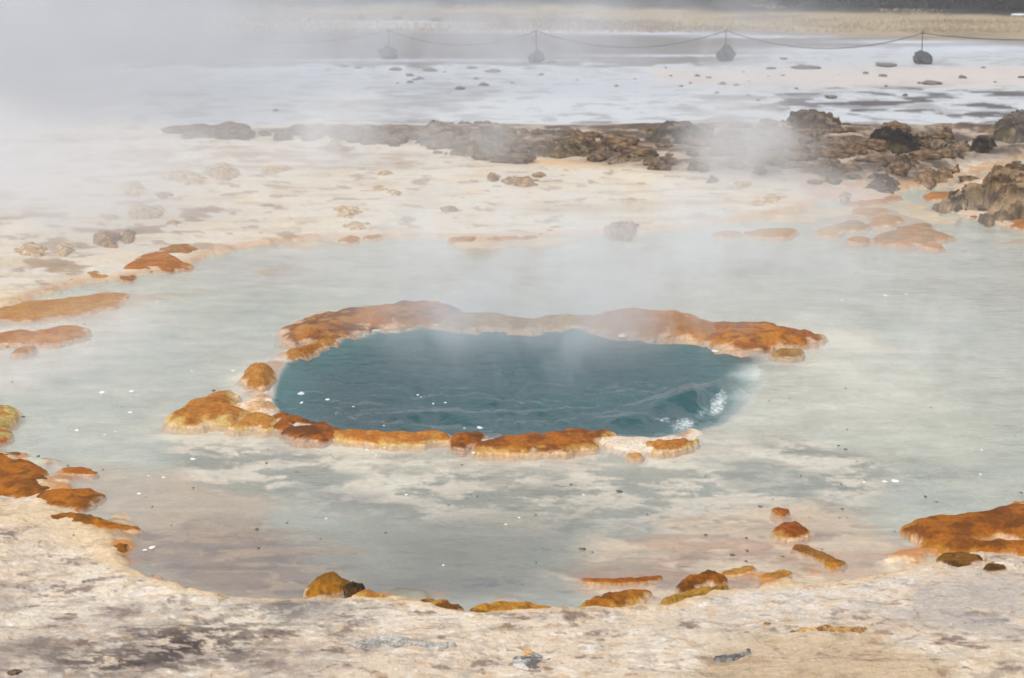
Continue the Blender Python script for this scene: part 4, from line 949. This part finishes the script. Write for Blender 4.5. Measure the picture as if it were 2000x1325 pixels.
# dark specks standing for bubbles and raindrop rings: too many to count
r = np.random.RandomState(21)
Vs, Fs = [], []
ico = stone_mesh('speck_src', 5, .4, 1, .5)
iv = np.array([v.co[:] for v in ico.vertices]); ifc = np.array([p.vertices[:] for p in ico.polygons])
bpy.data.meshes.remove(ico)
n = 0
while n < 300:
    x, y = r.uniform(-50, 2050), r.uniform(470, 1150)
    gx_, gy_ = ground(x, y)
    gx1, gy1 = np.array([float(gx_)]), np.array([float(gy_)])
    if sdist(G_POOL, gx1, gy1)[0] < .1: continue
    s_ = .002 + .008 * r.rand() ** 2.5 * (1 if r.rand() < .9 else 1.8)
    if sdist(G_SPRING, gx1, gy1)[0] > -.1: s_ *= .7
    v = iv * (s_ * r.uniform(.8, 1.6), s_ * r.uniform(1, 2.4), s_ * .4) + (gx1[0], gy1[0], .002)
    Vs.append(v); Fs.append(ifc + n * len(iv)); n += 1
M_speck = plain('dark_bubble', (104, 104, 88), .6, 40, .4)
prop(make_mesh('bubble_specks', np.concatenate(Vs), np.concatenate(Fs), M_speck), 'tiny dark bubble specks drifting all over the pool', 'bubble', kind='stuff')

# ------------------------------------------------------------------ steam
STEAM = True
def steam(label, c, rad, dens, nscale, lo=.42, hi=.75, stretch=(1, 1, .8), seed=0.0, rz=0, color=(.93, .955, 1.0), soft=.15):
    import bmesh
    bm = bmesh.new(); bmesh.ops.create_icosphere(bm, subdivisions=3, radius=1)
    me = bpy.data.meshes.new('steam'); bm.to_mesh(me); bm.free()
    m, nt, out = new_mat('steam')
    L = nt.links.new
    tc = N(nt, 'ShaderNodeTexCoord')
    ln = N(nt, 'ShaderNodeVectorMath', operation='LENGTH'); L(tc.outputs['Object'], ln.inputs[0])
    fo = N(nt, 'ShaderNodeMapRange', interpolation_type='SMOOTHSTEP')
    fo.inputs['From Min'].default_value = 1.0; fo.inputs['From Max'].default_value = soft
    L(ln.outputs['Value'], fo.inputs[0])
    geo = N(nt, 'ShaderNodeNewGeometry')
    mp = N(nt, 'ShaderNodeMapping'); mp.inputs['Scale'].default_value = stretch; mp.inputs['Location'].default_value = (seed, seed * 1.7, seed * .3)
    L(geo.outputs['Position'], mp.inputs[0])
    ns = N(nt, 'ShaderNodeTexNoise', Scale=nscale, Detail=4.0, Roughness=.58, Distortion=.7)
    L(mp.outputs[0], ns.inputs['Vector'])
    mr = N(nt, 'ShaderNodeMapRange'); mr.inputs['From Min'].default_value = lo; mr.inputs['From Max'].default_value = hi
    L(ns.outputs[0], mr.inputs[0])
    dn = math_n(nt, 'MULTIPLY', math_n(nt, 'MULTIPLY', fo.outputs[0], mr.outputs[0]), dens)
    vs = N(nt, 'ShaderNodeVolumePrincipled'); vs.inputs['Color'].default_value = (*color, 1); vs.inputs['Anisotropy'].default_value = 0.1
    L(dn, vs.inputs['Density']); L(vs.outputs[0], out.inputs['Volume'])
    me.materials.append(m)
    o = bpy.data.objects.new('steam', me); COL.objects.link(o)
    o.location = c; o.scale = rad; o.rotation_euler = (0, 0, rz)
    return prop(o, label, 'steam', kind='stuff')
def at(px, py, z=0.0):
    x, y = ground(px, py, z); return float(x), float(y), z
if STEAM:
    steam('thick bank of white steam rolling over the left of the flat', (-9.6, 26, 1.2), (8.8, 9, 3.6), .85, .5, .34, .60, seed=3)
    steam('thin veil of steam drifting over the rope posts', (-.8, 31, .8), (8.8, 3.0, 2.0), .38, .8, .38, .64, seed=8)
    steam('low steam hugging the left shallows and cream bank', (-4.9, 17.5, .3), (4.2, 5.2, 1.0), 1.0, 1.0, .42, .64, seed=1)
    steam('steam wisp rising from the blue spring', (.2, 12.25, .15), (1.8, .85, .55), 2.2, 1.9, .43, .64, seed=5)
    steam('steam drifting behind the back rim of the spring', (.8, 14.6, .25), (3.8, 2.0, .65), 1.05, 1.3, .42, .64, seed=12)
    steam('puff of steam rising in front of the ridge right of centre', (2.25, 19.6, .4), (1.0, 1.4, .9), 1.3, 1.3, .36, .62, seed=9)
    steam('low steam over the outflow right of the spring', (2.6, 11.9, .08), (1.6, 1.4, .30), 1.0, 1.8, .45, .65, seed=15)
    steam('faint steam patch over the far right channel', (2.5, 17.2, .2), (1.2, 1.8, .5), .7, 1.3, .43, .66, seed=18)
    steam('thin steam trailing along the left of the dark ridge', (-1.6, 20.5, .3), (2.6, 2.4, .8), .9, 1.1, .43, .64, seed=27)
    steam('thin steam crossing the left of the shallow pool', (-2.4, 11.6, .12), (1.5, 1.8, .4), .7, 1.7, .47, .66, seed=31)
hm, hnt, hout = new_mat('haze')
hv = N(hnt, 'ShaderNodeVolumePrincipled', Density=.0028, Anisotropy=.1); hv.inputs['Color'].default_value = (.93, .955, 1, 1)
hnt.links.new(hv.outputs[0], hout.inputs['Volume'])
hw, y0, y1, zb, zt = 170.0, -12.0, 260.0, -2.0, 62.0
HV = [(a * hw, b, c) for c in (zb, zt) for b in (y0, y1) for a in (-1, 1)]
HF = [(0, 2, 3, 1), (4, 5, 7, 6), (0, 1, 5, 4), (2, 6, 7, 3), (0, 4, 6, 2), (1, 3, 7, 5)]
hz = make_mesh('haze', HV, HF, hm, smooth=False)
prop(hz, 'even pale haze in the air over the whole place', 'haze', kind='stuff')
